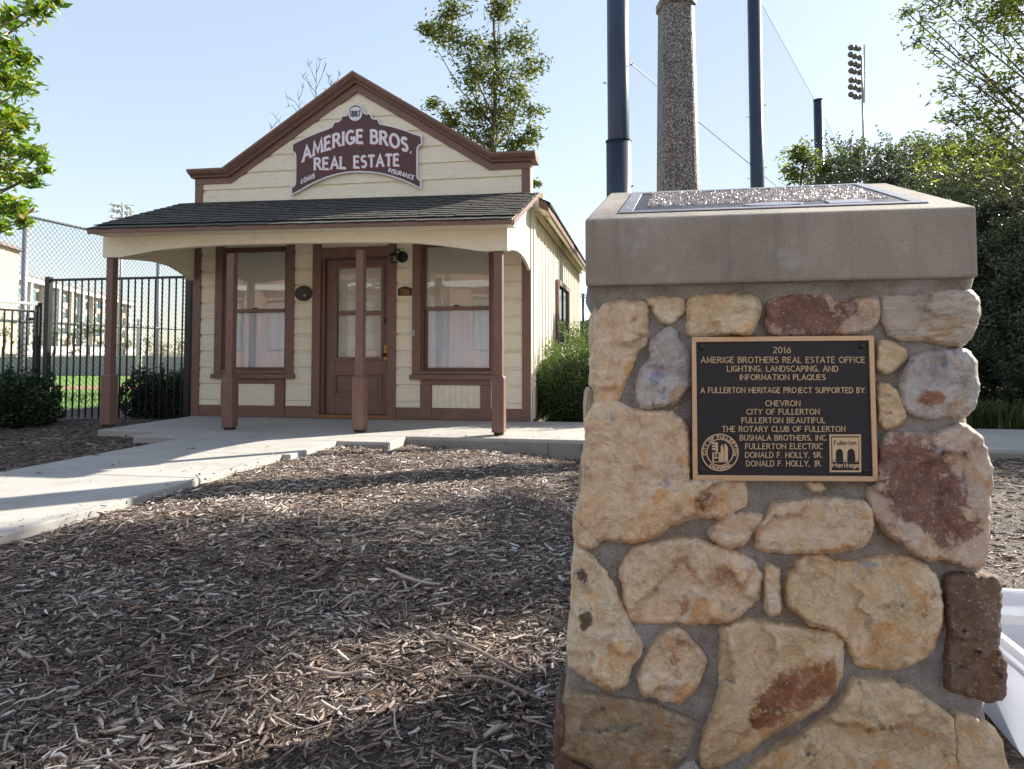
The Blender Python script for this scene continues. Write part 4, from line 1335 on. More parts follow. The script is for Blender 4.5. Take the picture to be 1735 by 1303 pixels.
def build_stone(key, nm, poly, stains, tones):
    P = [np.array(p, float) for p in poly]
    # densify and roughen the outline
    rim = []
    area_ = sum(P[i][0] * P[(i + 1) % len(P)][1] - P[(i + 1) % len(P)][0] * P[i][1] for i in range(len(P)))
    osgn = 1 if area_ > 0 else -1
    n = len(P)
    for i in range(n):
        a, b = P[i], P[(i + 1) % n]
        L = np.linalg.norm(b - a); k = max(1, int(L / 4.5))
        for t in range(k):
            q = a + (b - a) * t / k
            f = noise.noise(Vector((q[0] * .10, q[1] * .10, 2.2))) * 3.0 + noise.noise(Vector((q[0] * .33, q[1] * .33, 8))) * 1.9
            d = (b - a) / L
            rim.append(q + np.array([-d[1], d[0]]) * (f - osgn * 5.6))
    R_ = np.array(rim)
    x0, y0 = R_.min(0); x1, y1 = R_.max(0)
    A_ = R_; B_ = np.roll(R_, -1, 0)
    size = min(x1 - x0, y1 - y0)
    st = 5.0 if size > 60 else 3.6
    xs_, ys_ = np.meshgrid(np.arange(x0, x1, st), np.arange(y0, y1, st))
    Q = np.stack([xs_.ravel(), ys_.ravel()], 1) + rng.uniform(-.3, .3, (xs_.size, 2)) * st
    # inside test and distance to the outline
    def dist(Q):
        d = np.full(len(Q), 1e9)
        for a, b in zip(A_, B_):
            ab = b - a; t = np.clip(((Q - a) @ ab) / (ab @ ab + 1e-9), 0, 1)
            d = np.minimum(d, np.linalg.norm(Q - (a + t[:, None] * ab), axis=1))
        return d
    ins = np.zeros(len(Q), bool)
    for a, b in zip(A_, B_):
        c = ((a[1] > Q[:, 1]) != (b[1] > Q[:, 1])) & (Q[:, 0] < (b[0] - a[0]) * (Q[:, 1] - a[1]) / (b[1] - a[1] + 1e-12) + a[0])
        ins ^= c
    d = dist(Q)
    keep = ins & (d > st * .55)
    Q, d = Q[keep], d[keep]
    pts = [Vector(p) for p in rim] + [Vector(p) for p in Q]
    nr = len(rim)
    ed = [(i, (i + 1) % nr) for i in range(nr)]
    v2, e2, f2, ov_, oe, of = delaunay_2d_cdt(pts, ed, [], 1, 1e-4)
    dd = np.concatenate([np.zeros(nr), d])
    H = HN.get(nm, .017 if size > 50 else .013)
    wrad = min(6.0, size * .15)
    r2 = np.random.default_rng(ord(nm[0]) * 7 + len(nm))
    ncell = int(np.clip((x1 - x0) * (y1 - y0) / 5200, 2, 9))
    seeds = np.stack([r2.uniform(x0, x1, ncell), r2.uniform(y0, y1, ncell)], 1)
    ctilt = r2.normal(0, .00022, (ncell, 2)); clev = r2.uniform(-.007, .006, ncell)
    if nm in 'JS': clev *= .5
    tx, ty = random.uniform(-1, 1), random.uniform(-1, 1)
    if nm in 'EI': tx = .8
    out = []; stain = []; tone = []
    cx_, cy_ = (x0 + x1) / 2, (y0 + y1) / 2
    dmap = {}
    D2 = dist(np.array([[v[0], v[1]] for v in v2]))
    for i, v in enumerate(v2):
        x, y = v
        t = min(1, D2[i] / wrad)
        prof_ = (1 - (1 - t) ** 2.4)
        h = -.004 + (H + .004) * prof_
        s = nm.__hash__() % 1 + ord(nm[0]) * 3.7
        n1 = noise.noise(Vector((x * .018, y * .018, s)))
        n2 = noise.noise(Vector((x * .055, y * .055, s + 5)))
        n3 = noise.noise(Vector((x * .16, y * .16, s + 9)))
        n4 = noise.noise(Vector((x * .035 + y * .02, y * .05, s + 2)))
        ridge = (1 - abs(n4) * 5) if abs(n4) < .2 else 0
        wx, wy = x + 18 * n2 + 5 * n3, y + 16 * n4 + 5 * n3
        ci = int(np.argmin((seeds[:, 0] - wx) ** 2 + ((seeds[:, 1] - wy) * 1.25) ** 2))
        h += t * (clev[ci] + ctilt[ci] @ (np.array([x, y]) - seeds[ci]))
        h += t * (.008 * n1 + .0042 * n2 + .0026 * n3 - .0030 * ridge)
        h += t * .008 * (tx * (x - cx_) + ty * (y - cy_)) / max(size, 1) * 1.0
        if key == 'band': h += t * .0035 * math.sin(y * .42 + x * .03 + 4 * n2)
        if t > .3: h = max(h, .004)
        out.append(wd(x, y, -h * 1.0 + .004))
        sa = sum(w_ * math.exp(-((x - a) ** 2 + (y - b) ** 2) / (2 * (r_ * .62) ** 2)) for a, b, r_, w_ in stains)
        ta = sum(w_ * math.exp(-((x - a) ** 2 + (y - b) ** 2) / (2 * (r_ * .62) ** 2)) for a, b, r_, w_ in tones)
        fb_ = .5 + 1.5 * (.5 + .5 * noise.noise(Vector((x * .045, y * .06, 3)))) * (.5 + .9 * abs(noise.noise(Vector((x * .02, y * .02, 6))))) + .5 * noise.noise(Vector((x * .13, y * .13, 5)))
        stain.append(sa * fb_ * .85); tone.append(ta * (.6 + .8 * noise.noise(Vector((x * .06, y * .08, 13)))))
    me = bpy.data.meshes.new('stone')
    nf = len(out)
    fs = [tuple(f) for f in f2]
    # flank going back into the mortar
    cen = np.mean(out, 0)
    rimi = list(range(nr))
    wrap = .10 if (x0 < 1030 or x1 > 1640) and nm not in 'KBFG' else .03
    for i in rimi:
        p = out[i]
        q = p + (cen - p) * .0 + FW * wrap
        if wrap > .05:
            q = p + back * wrap * 1.6 + (cen - p) * np.array([.10, .1, .02])
        out.append(q); stain.append(stain[i]); tone.append(tone[i])
    for i in rimi:
        j = (i + 1) % nr
        fs.append((i, nf + i, nf + j, j))
    c = np.mean(out, 0)
    me.from_pydata([tuple(p - c) for p in out], [], fs)
    import bmesh
    bm = bmesh.new(); bm.from_mesh(me); bmesh.ops.recalc_face_normals(bm, faces=bm.faces); bm.to_mesh(me); bm.free()
    for p in me.polygons: p.use_smooth = True
    for e in me.edges:
        i, j = e.vertices
        if i < nr and j < nr and (abs(i - j) == 1 or abs(i - j) == nr - 1): e.use_edge_sharp = True
    a = me.attributes.new('stain', 'FLOAT', 'POINT'); a.data.foreach_set('value', stain)
    a = me.attributes.new('tone', 'FLOAT', 'POINT'); a.data.foreach_set('value', tone)
    return link_mesh('stone', me, c, STONE_CACHE[key], mon)


for k_, n_, p_, s_, t_ in STONES:
    build_stone(k_, n_, p_, s_, t_)
# stones bedded in the hidden side and back faces
q0 = np.array(vs[idx[0, NX]]); q1 = np.array(vs[idx[NY, NX]])
q2 = np.array(vs[idx[0, 0]]); q3 = np.array(vs[idx[NY, 0]])
for (a_, b_, sgn_) in ((q0, q1, 1), (q2, q3, -1)):
    for r in range(6):
        for c_ in range(2):
            t = (r + .5) / 6; dpt = .22 + .25 * c_ + random.uniform(-.02, .02)
            cpos = a_ + (b_ - a_) * t + back * dpt - ex * sgn_ * (.018 if sgn_ > 0 else .012) - (ex * -.03 if sgn_ < 0 else 0)
            m = MB(); n = 11
            ring = []
            for lev, (sc, hh) in enumerate(((1, -.02), (1.0, .012), (.82, .030), (.45, .038))):
                for i in range(n):
                    t2 = 2 * PI * i / n
                    rr = sc * (1 + .14 * noise.noise(Vector((math.cos(t2) * 2, math.sin(t2) * 2, r + c_ * 9 + sgn_ * 3))))
                    ring.append(cpos + back * math.cos(t2) * .095 * rr + np.array([0, 0, 1]) * math.sin(t2) * .082 * rr + ex * sgn_ * hh * (1 if sgn_ > 0 else .35))
            fs_ = []
            for lev in range(3):
                for i in range(n):
                    fs_.append((lev * n + i, lev * n + (i + 1) % n, (lev + 1) * n + (i + 1) % n, (lev + 1) * n + i))
            fs_.append(tuple(range(3 * n, 4 * n)))
            m.add(ring, fs_)
            m.build('stone', STONE_CACHE[random.choice(['tan', 'pink', 'gold', 'olive', 'grey'])], mon, smooth=True)

# cast cap with a sloping top
FLt, FRt = at(991, 371.5, 1.735), at(1655, 349.5, 1.668)
BLt, BRt = at(1033.4, 326.9, 2.42), at(1502, 310.0, 2.375)
FLb, FRb = at(996, 485.5, 1.735), at(1658.5, 470, 1.668)
FLb = np.array([FLt[0], FLt[1], FLb[2]]); FRb = np.array([FRt[0], FRt[1], FRb[2]])
BLb = np.array([BLt[0], BLt[1], FLb[2]]); BRb = np.array([BRt[0], BRt[1], FRb[2]])
MB().hexa([FLb, FRb, BRb, BLb, FLt, FRt, BRt, BLt]).build('cap_block', CAPM, mon, bevel=.007)
# sloped bronze plaque let into the cap
nrm_t = np.cross(FRt - FLt, BLt - FLt); nrm_t /= np.linalg.norm(nrm_t)
if nrm_t[2] < 0: nrm_t = -nrm_t
def topp(px, py, h=0.): return hitp(px, py, FLt, nrm_t) + nrm_t * h
T = [topp(1048, 362.4), topp(1574, 344.4), topp(1461, 312.0), topp(1071, 329.2)]
tp = thing('reading_plaque', tuple(sum(T) / 4), 'sloping cast bronze reading plaque set flat into the top of the stone monument', 'plaque')
def TB(u, v, h):      # bilinear on the sloping top
    p = (T[0] * (1 - u) + T[1] * u) * (1 - v) + (T[3] * (1 - u) + T[2] * u) * v
    return p + nrm_t * h
PEWTER = simple('weathered_plaque_metal', (.42, .40, .40), .34, .2, 30, .0006, 200, metal=.75)
DARKP = simple('dark_plaque_field', (.045, .042, .048), .42, .3, 30, .001, 500, metal=.5)
m = MB(); m.hexa([TB(*c, -.004) for c in ((0, 0), (1, 0), (1, 1), (0, 1))] + [TB(*c, .0008) for c in ((0, 0), (1, 0), (1, 1), (0, 1))])
m.build('plate', DARKP, tp)
m = MB()
for (u0, u1, v0, v1) in ((0, 1, 0, .05), (0, 1, .95, 1), (0, .045, .051, .949), (.955, 1, .051, .949)):
    m.hexa([TB(a, b, .0009) for a, b in ((u0, v0), (u1, v0), (u1, v1), (u0, v1))] + [TB(a, b, .0042) for a, b in ((u0, v0), (u1, v0), (u1, v1), (u0, v1))])
m.build('plaque_frame', PEWTER, tp, bevel=.0015)
m = MB()
for r in range(15):
    v = .24 + r * .045
    u = .08 + random.uniform(0, .02)
    while u < .92:
        w = random.uniform(.004, .011)
        if random.random() < .86:
            hh = .0040 + random.random() * .003; dv = random.uniform(.018, .026)
            m.hexa([TB(a, b, .0009) for a, b in ((u, v), (u + w, v), (u + w, v + dv), (u, v + dv))] + [TB(a, b, hh + random.uniform(-.0022, .0022)) for a, b in ((u + .001, v + .002), (u + w - .001, v + .002), (u + w - .001, v + dv - .003), (u + .001, v + dv - .003))])
        u += w + random.uniform(.002, .005)
tag(m.build('raised_lettering', PEWTER, tp, recalc=False), kind='stuff')
for (a, b) in ((.42, .62), (.70, .84)):
    m = MB()
    if a < .5:
        nseg = 28
        ringv = [((a + b) / 2 + .10 * math.cos(2 * PI * i / nseg), .14 + .06 * math.sin(2 * PI * i / nseg)) for i in range(nseg)]
        m.prism(ringv, .0010, .0045, lambda u, v, w: TB(u, v, w))
    else:
        m.prism([(a, .07), (b, .07), (b, .20), (a, .20)], .0010, .0045, lambda u, v, w: TB(u, v, w))
        for cxx in (.745, .795):
            pass
    m.build('emblem', PEWTER, tp, bevel=.001)

# ------------------------------------------------------------------ bronze plaque on the front face
PC = [at(1172, 571.6, 1.7100), at(1478.8, 569, 1.6860), at(1486.2, 815, 1.6700), at(1173.6, 813.4, 1.6900)]   # TL TR BR BL
UVC = [(60, 58), (1598, 45), (1635, 1278), (68, 1270)]
pn = np.cross(PC[1] - PC[0], PC[3] - PC[0]); pn /= np.linalg.norm(pn)
if np.dot(pn, FW) > 0: pn = -pn
pcn = sum(PC) / 4


def pq(u, v, h=0.):
    """u, v: place on the plaque; h: height above its field"""
    return hitp(1160 + u / 5.012, 560 + v / 5.012, pcn, pn) + pn * (h - .004)


plq = thing('bronze_plaque', tuple(pcn), 'black and bronze dedication plaque dated 2016 on the monument front', 'plaque')
PX = lambda u, v, w: pq(u, v, w)
O4 = [(58, 57), (1600, 44), (1637, 1280), (67, 1272)]
I4 = [(95, 98), (1559, 85), (1594, 1237), (108, 1226)]
MB().prism(O4, -.006, .0030, PX).build('plate', PLATE, plq)
m = MB()
for i in range(4):
    j = (i + 1) % 4
    m.prism([O4[i], O4[j], I4[j], I4[i]], .0031, .0085, PX)
m.build('plaque_frame', BRONZE, plq, bevel=.0008)
for (u, v) in ((146, 140), (1507, 130), (1541, 1188), (145, 1180)):
    c = pq(u, v, .0032)
    m = MB()
    ux = (PC[1] - PC[0]) / np.linalg.norm(PC[1] - PC[0]); uy = np.cross(pn, ux)
    rings = []
    for rr, hh in ((.0085, 0), (.0082, .0022), (.006, .0042), (.002, .005)):
        rings += [c + ux * rr * math.cos(2 * PI * i / 16) + uy * rr * math.sin(2 * PI * i / 16) + pn * hh for i in range(16)]
    fs_ = [(l * 16 + i, l * 16 + (i + 1) % 16, (l + 1) * 16 + (i + 1) % 16, (l + 1) * 16 + i) for l in range(3) for i in range(16)] + [tuple(range(48, 64))]
    m.add(rings, fs_).build('screw', BLACKIRON, plq, smooth=True)
LINES = [('2016', 752, 898, 190, 141), ('AMERIGE BROTHERS REAL ESTATE OFFICE', 140, 1528, 273, 226), ('LIGHTING, LANDSCAPING, AND', 362, 1300, 347, 302),
         ('INFORMATION PLAQUES', 470, 1193, 418, 375), ('A FULLERTON HERITAGE PROJECT SUPPORTED BY:', 138, 1538, 529, 485), ('CHEVRON', 688, 980, 640, 596),
         ('CITY OF FULLERTON', 528, 1142, 711, 668), ('FULLERTON BEAUTIFUL', 486, 1192, 784, 741), ('THE ROTARY CLUB OF FULLERTON', 320, 1362, 858, 814),
         ('BUSHALA BROTHERS, INC.', 470, 1213, 932, 889), ('FULLERTON ELECTRIC', 516, 1170, 1005, 961), ('DONALD F. HOLLY, SR.', 516, 1168, 1078, 1034), ('DONALD F. HOLLY, JR.', 524, 1163, 1151, 1107)]
for tx_, u0, u1, vb, vt in LINES:
    lettering('lettering', tx_, lambda a, b, w: pq(a, b, .0031 + w), (lambda u0, u1, vb, vt: lambda t, y: (u0 + (u1 - u0) * t, vb + (vt - vb) * y))(u0, u1, vb, vt), BRONZEL, plq, hw=3.0, serif=.11, gap=.27, top=.0022, thin=.6)
# city seal
seal = MB()
ff = lambda a, b, w: pq(a, b, .0031 + w)
for rr, hw in ((154, 4.5), (112, 4)):
    ribbon(seal, [(300 + rr * math.cos(2 * PI * i / 48), 1035 + rr * math.sin(2 * PI * i / 48)) for i in range(49)], hw, .0022, 0, ff)
so_ = seal.build('seal', BRONZEL, plq)
def circ_text(text, a0, a1, r0, r1, flip=False):
    st, w = stroke_text(text, .3, 0)
    mb = MB()
    for k, (pl, th) in enumerate(st):
        pts = []
        for x, y in pl:
            t = R(a0 + (a1 - a0) * x / w); rr = r0 + (r1 - r0) * y
            pts.append((300 + rr * math.cos(t), 1035 - rr * math.sin(t)))
        ribbon(mb, pts, 3.6, .0022 + (k % 7) * .00003, 0, ff)
    return mb.build('lettering', BRONZEL, plq)
circ_text('CITY OF FULLERTON', 190, -12, 121, 144)
circ_text('CALIFORNIA', 232, 310, 145, 122)
m = MB()
for k, (a, b, c, d) in enumerate([(232, 950, 282, 966), (232, 974, 282, 990), (232, 998, 282, 1014), (262, 955, 282, 1030), (236, 1036, 248, 1110), (248, 1036, 302, 1044), (290, 1044, 304, 1110), (236, 1078, 300, 1086), (262, 1044, 270, 1078), (304, 985, 326, 1000), (306, 1000, 330, 1110), (336, 965, 356, 1110), (356, 985, 366, 1110), (232, 1112, 366, 1118), (312, 968, 322, 985)]):
    m.prism([(a, b), (c, b), (c, d), (a, d)], 0, .0020 + k * .00004, ff)
m.build('seal_building', BRONZEL, plq)
# heritage emblem: framed double arch
m = MB()
fr = [(1228, 883), (1495, 883), (1498, 1202), (1232, 1202)]; fi = [(1242, 897), (1481, 897), (1484, 1188), (1246, 1188)]
for i in range(4):
    j = (i + 1) % 4
    m.prism([fr[i], fr[j], fi[j], fi[i]], 0, .0022 + i * .00004, ff)
m.build('emblem_frame', BRONZEL, plq)
m = MB()
top_y = 908
def arcpts(cx_, r_, yb, yt): return [(cx_ + r_ * math.cos(R(a)), yt - r_ * math.sin(R(a))) for a in range(0, 181, 15)]
outl = [(1250, top_y), (1476, top_y), (1476, 1100), (1450, 1100), (1445, 1042)] + [(1412 + 33 * math.cos(R(a)), 1042 - 38 * math.sin(R(a))) for a in range(15, 181, 15)] + [(1379, 1100), (1347, 1100), (1344, 1042)] + [(1313 + 31 * math.cos(R(a)), 1042 - 38 * math.sin(R(a))) for a in range(15, 181, 15)] + [(1282, 1100), (1255, 1100)]
m.prism(outl, 0, .0020, ff)
for a, b in ((1252, 1284), (1344, 1381), (1445, 1478)):
    m.prism([(a, 1105), (b, 1105), (b, 1115), (a, 1115)], 0, .0024, ff)
m.build('emblem_arches', BRONZEL, plq)
PL2 = simple('emblem_recess', (.02, .02, .025), .5, .1, 9, 0)
lettering('lettering', 'Fullerton', lambda a, b, w: pq(a, b, .0052 + w), lambda t, y: (1268 + 186 * t, 972 - 36 * y), PL2, plq, hw=2.6, gap=.24, top=.0006)
lettering('lettering', 'Heritage', ff, lambda t, y: (1256 + 222 * t, 1162 - 36 * y), BRONZEL, plq, hw=3.6, gap=.26, top=.0022)

# ================================================================== WOOD CHIP MULCH (real chips, one uncountable mass)


def chips(name, n, xr, yr, zf, lmin, lmax, seed, ok=None, tilt=.45, dens=None, tint=(.10, .85)):
    r = np.random.default_rng(seed)
    x = r.uniform(xr[0], xr[1], n); y = r.uniform(yr[0], yr[1], n)
    if ok is not None:
        k = ok(x, y); x, y = x[k], y[k]
    n = len(x)
    z = zf(x, y)
    L = lmin * (lmax / lmin) ** (r.random(n) ** 2.9)
    wdt = L * np.where(r.random(n) < .35, r.uniform(.3, .75, n), r.uniform(.10, .28, n)); wdt = np.minimum(wdt, .020)
    th = wdt * r.uniform(.10, .30, n)
    yaw = r.uniform(0, 2 * PI, n)
    pit = r.normal(0, tilt * .35, n) * np.where(r.random(n) < .2, 1.6, .6)
    rol = r.normal(0, .6, n)
    bend = r.normal(0, .045, n) * L * np.where(r.random(n) < .15, 3., 1.)
    d = np.stack([np.cos(yaw) * np.cos(pit), np.sin(yaw) * np.cos(pit), np.sin(pit)], 1)
    s0 = np.stack([-np.sin(yaw), np.cos(yaw), np.zeros(n)], 1)
    u0 = np.cross(d, s0)
    s = s0 * np.cos(rol)[:, None] + u0 * np.sin(rol)[:, None]
    u = np.cross(d, s)
    c = np.stack([x, y, z + th * .5 + np.abs(np.sin(pit)) * L * .28 + r.uniform(-.004, .012, n)], 1)
    V = []
    for t, ws in ((-.5, .62), (r.uniform(-.2, .2, n), 1.), (.5, .5)):
        wv = ws * r.uniform(.6, 1.1, n)
        pc = c + d * (t * L)[:, None] + s * (bend * (.5 - 2 * t * t))[:, None]
        jit = r.normal(0, .12, (n,)) * wdt
        V.append(pc + s * (wdt * .5 * wv + jit)[:, None] - u * th[:, None] * .5)
        V.append(pc + s * (wdt * .18 * wv + jit)[:, None] + u * th[:, None] * .5)
        V.append(pc - s * (wdt * .5 * wv - jit)[:, None] - u * th[:, None] * .5)
    V = np.stack(V, 1)       # n,9,3
    F = []
    for k in (0, 3):
        F += [(k, k + 3, k + 4, k + 1), (k + 1, k + 4, k + 5, k + 2), (k + 2, k + 5, k + 3, k)]
    F = np.array(F)
    faces = (np.arange(n)[:, None, None] * 9 + F[None]).reshape(-1, 4)
    ti = np.clip(r.normal((tint[0] + tint[1]) / 2 - .02, (tint[1] - tint[0]) / 2.9, n) + .22 * np.array([noise.noise(Vector((a * 2.2, b * 2.2, 5))) for a, b in zip(x, y)]), 0.0, 1)
    o = fast_mesh(name, V.reshape(-1, 3), faces, CHIP, attrs={'tint': np.repeat(ti, 9)})
    return tag(o, kind='stuff')


def zgrid(x0, x1, y0, y1, st=.05):
    xs = np.arange(x0, x1 + st, st); ys = np.arange(y0, y1 + st, st)
    G = np.array([[mulch_z(a, b) for a in xs] for b in ys])
    def f(x, y):
        i = np.clip(((x - x0) / st).astype(int), 0, len(xs) - 1); j = np.clip(((y - y0) / st).astype(int), 0, len(ys) - 1)
        return G[j, i]
    return f


zmain = zgrid(-3.3, 7.6, .5, 6.8)
zleft = zgrid(-9.3, -4.2, 0, 8.7)
inview = lambda x, y: ((x < .9) | (x > 1.6) | (y > 2.5)) & (y > 1.2 + np.maximum(0, x) * .3) & (x > -1.05 * y - .9) & (x < 1.0 * y + .3) & (x > -2.97 + .06 * np.sin(y * 9) + .03 * np.sin(y * 31)) & ((y < 6.7) & ((x > -2.33) | (y < 6.24)) & ((x > -2.88) | (y < 5.35)))
chips('wood_chips', 125000, (-3.2, 1.2), (1.2, 3.3), zmain, .006, .058, 1, inview)
chips('wood_chips', 2600, (-3.0, 1.0), (1.2, 4.2), lambda x, y: zmain(x, y) + .008, .035, .085, 5, inview, tint=(.25, .95))
chips('wood_chips', 65000, (-3.2, 1.2), (3.3, 6.75), zmain, .011, .075, 2, inview, tint=(.22, .95))  # raised tint paints the sunlit stretch towards the porch
chips('wood_chips', 42000, (1.2, 5.0), (2.2, 6.75), zmain, .012, .08, 3, inview)
chips('wood_chips', 26000, (-9.0, -4.58), (3.5, 8.3), zleft, .018, .09, 4, lambda x, y: ((x < -5.14) | (y < 6.24)) & ((x < -5.97) | (y < 6.68)) & (x > -1.5 * y), tint=(.05, .65))
# long shreds and twigs
def twigs(name, spec):
    m = MB()
    for (x, y, L, a, rad, cv) in spec:
        pts = []
        for k in range(9):
            t = k / 8 - .5
            px_, py_ = x + math.cos(a) * L * t - math.sin(a) * cv * (t * t * 4) + .004 * noise.noise(Vector((t * 9, x * 9, 1))), y + math.sin(a) * L * t + math.cos(a) * cv * (t * t * 4)
            pts.append((px_, py_, mulch_z(px_, py_) + .016 + rad + .01 * math.sin(t * 5 + x * 9)))
        m.tube(pts, [rad * (.45 + .55 * math.sin(PI * (.1 + .8 * k / 8))) for k in range(9)], 6)
    o = m.build(name, None, None, smooth=True, recalc=False)
    o.data.materials.append(CHIP)
    at_ = o.data.attributes.new('tint', 'FLOAT', 'POINT')
    nv = len(o.data.vertices)
    t = np.repeat(rng.uniform(.45, .95, len(spec)), nv // len(spec))
    at_.data.foreach_set('value', t.astype(np.float32))
    return tag(o, kind='stuff')


spec = []
for _ in range(110):
    y = random.uniform(1.35, 5.5); x = random.uniform(-2.9, min(.9, .6 * y))
    spec.append((x, y, random.uniform(.06, .20), random.uniform(0, PI), random.uniform(.0015, .0045), random.uniform(-.02, .02)))
spec += [(-.55, 2.28, .42, R(-28), .007, .03), (-.42, 2.12, .30, R(-10), .006, -.03), (-.95, 2.05, .20, R(10), .007, .01), (-.42, 1.72, .16, R(-75), .006, .02), (-.36, 1.58, .2, R(70), .006, .02),
         (-1.0, 2.9, .3, R(-20), .008, .02), (-.05, 2.75, .5, R(15), .006, .04), (-.58, 1.52, .22, R(60), .007, -.02)]
twigs('wood_twigs', spec)

# dry leaves lying about
dm = MB()
LEAFDRY = simple('dry_leaf', (.22, .11, .05), .7, .35, 20, .0005, 80)
for _ in range(90):
    y = random.uniform(1.5, 6.4); x = random.uniform(-2.8, .55 * y)
    if random.random() < .12: x = random.uniform(-4.5, -3.0)
    z = (mulch_z(x, y) + .02) if x > -2.97 else .004
    a = random.uniform(0, 2 * PI); L = random.uniform(.02, .045); w = L * .3
    d = np.array([math.cos(a), math.sin(a), random.uniform(-.1, .2)]); s = np.array([-d[1], d[0], random.uniform(-.3, .3)])
    c = np.array([x, y, z])
    k = random.uniform(.004, .010)
    dm.add([c - d * L, c + s * w + np.array([0, 0, k]), c + d * L, c - s * w + np.array([0, 0, k]), c + np.array([0, 0, .001])], [(0, 4, 1), (1, 4, 2), (2, 4, 3), (3, 4, 0)])
tag(dm.build('fallen_leaves', LEAFDRY, None, recalc=False), kind='stuff')

# ================================================================== FOLIAGE


def leaf_mesh(name, mat, parent, C, size, seed, aspect=.36, up=.2, tint=None, origin=None, droop=.0):
    """C: (N,3) leaf positions"""
    r = np.random.default_rng(seed)
    n = len(C)
    L = size * r.uniform(.6, 1.3, n)
    d = r.normal(0, 1, (n, 3)); d[:, 2] = d[:, 2] * .55 + up - droop
    d /= np.linalg.norm(d, axis=1)[:, None]
    s = np.cross(d, r.normal(0, 1, (n, 3))); s /= np.linalg.norm(s, axis=1)[:, None]
    u = np.cross(d, s)
    w = (L * aspect * .5)[:, None]; L = L[:, None]
    V = np.stack([C - d * L * .5, C - d * L * .05 + s * w + u * w * .35, C + d * L * .5 - u * L * .10, C - d * L * .05 - s * w + u * w * .35], 1)
    i = np.arange(n)[:, None] * 4
    f = np.concatenate([i + np.array([[0, 1, 2]]), i + np.array([[0, 2, 3]])], 1).reshape(-1, 3)
    ti = r.random(n) if tint is None else tint
    org = C.mean(0) if origin is None else origin
    return fast_mesh(name, V.reshape(-1, 3), f, mat, parent, org, {'tint': np.repeat(np.clip(ti, 0, 1), 4)})


def cluster(center, rad, n, r, hollow=.35):
    """clumpy points inside an ellipsoid"""
    v = r.normal(0, 1, (n, 3)); v /= np.linalg.norm(v, axis=1)[:, None]
    rr = (hollow + (1 - hollow) * r.random(n)) ** .7
    return np.array(center) + v * rr[:, None] * np.array(rad)


def tree(label, base, clumps, leaf, size, per, mat, bark=BARK, trunk_r=.12, group=None, seed=1, top=None, name='broadleaf_tree', up=.1, sub=9, spread=.42, limb=True, aspect=.36, cat='tree', gaps=()):
    """clumps: list of (centre, radius)"""
    r = np.random.default_rng(seed)
    random.seed(seed)
    t = thing(name, tuple(base), label, cat, group)
    base = np.array(base, float)
    cs = np.array([c for c, _ in clumps], float)
    topz = cs[:, 2].max()
    if top is None: top = np.array([cs[:, 0].mean(), cs[:, 1].mean(), topz * .95])
    m = MB()
    ax = [base + (np.array(top) - base) * k / 8 + np.array([.06 * math.sin(k * 1.7 + seed), .06 * math.cos(k * 1.3 + seed), 0]) * (k > 0) for k in range(9)]
    m.tube(ax, [trunk_r * (1 - .85 * k / 8) + .01 for k in range(9)], 10)
    m.build('trunk', bark, t, smooth=True, recalc=False)
    if limb:
        m = MB(); P = []; 
    else:
        m = None; P = []
    mr = np.mean([np.mean(q) for _, q in clumps])
    for c, rad in clumps:
        c = np.array(c, float)
        # leave the trunk lower down and curve out to the clump
        k = np.clip((c[2] - base[2]) / (np.array(top)[2] - base[2] + 1e-6) * .72, .15, .95)
        a = base + (np.array(top) - base) * k
        if limb:
            mid = (a + c) / 2 + np.array([0, 0, -.10 * np.linalg.norm(c - a)]) + r.normal(0, .04, 3)
            m.tube([a, (a + mid) / 2 + r.normal(0, .02, 3), mid, (mid + c) / 2 + r.normal(0, .03, 3), c], [trunk_r * .20, trunk_r * .15, trunk_r * .11, trunk_r * .08, trunk_r * .05], 6)
        radv = np.array([rad, rad, rad * .8]) if np.isscalar(rad) else np.array(rad)
        for q in range(sub):
            e = cluster(c, radv * .78, 1, r, .2)[0]
            if limb:
                m.tube([c, (c + e) / 2 + r.normal(0, .03, 3) * radv.mean(), e], [trunk_r * .07, trunk_r * .05, trunk_r * .02], 4, cap=False)
            P.append(cluster(e, radv * spread * r.uniform(.6, 1.3), int(per * r.uniform(.5, 1.5) * min(1.6, (radv.mean() / mr) ** 1.6)) + 2, r, .0))
    if limb: m.build('limbs', bark, t, smooth=True, recalc=False)
    C = np.concatenate(P)
    C = C[C[:, 2] > base[2] + .6]
    for gx, gy, gr in gaps:      # leaves cut away along sun rays so chosen spots are lit
        w = C - np.array([gx, gy, -.08])
        dd = np.linalg.norm(w - np.outer(w @ np.array(SUNV), np.array(SUNV)), axis=1)
        C = C[(dd > gr) | ((C[:, 0] < 4.75) & (r.random(len(C)) < .8))]
    ti = np.clip(r.normal(.45, .26, len(C)), 0, 1)
    leaf_mesh('crown', mat, t, C, size, seed + 50, aspect, up, ti)
    return t


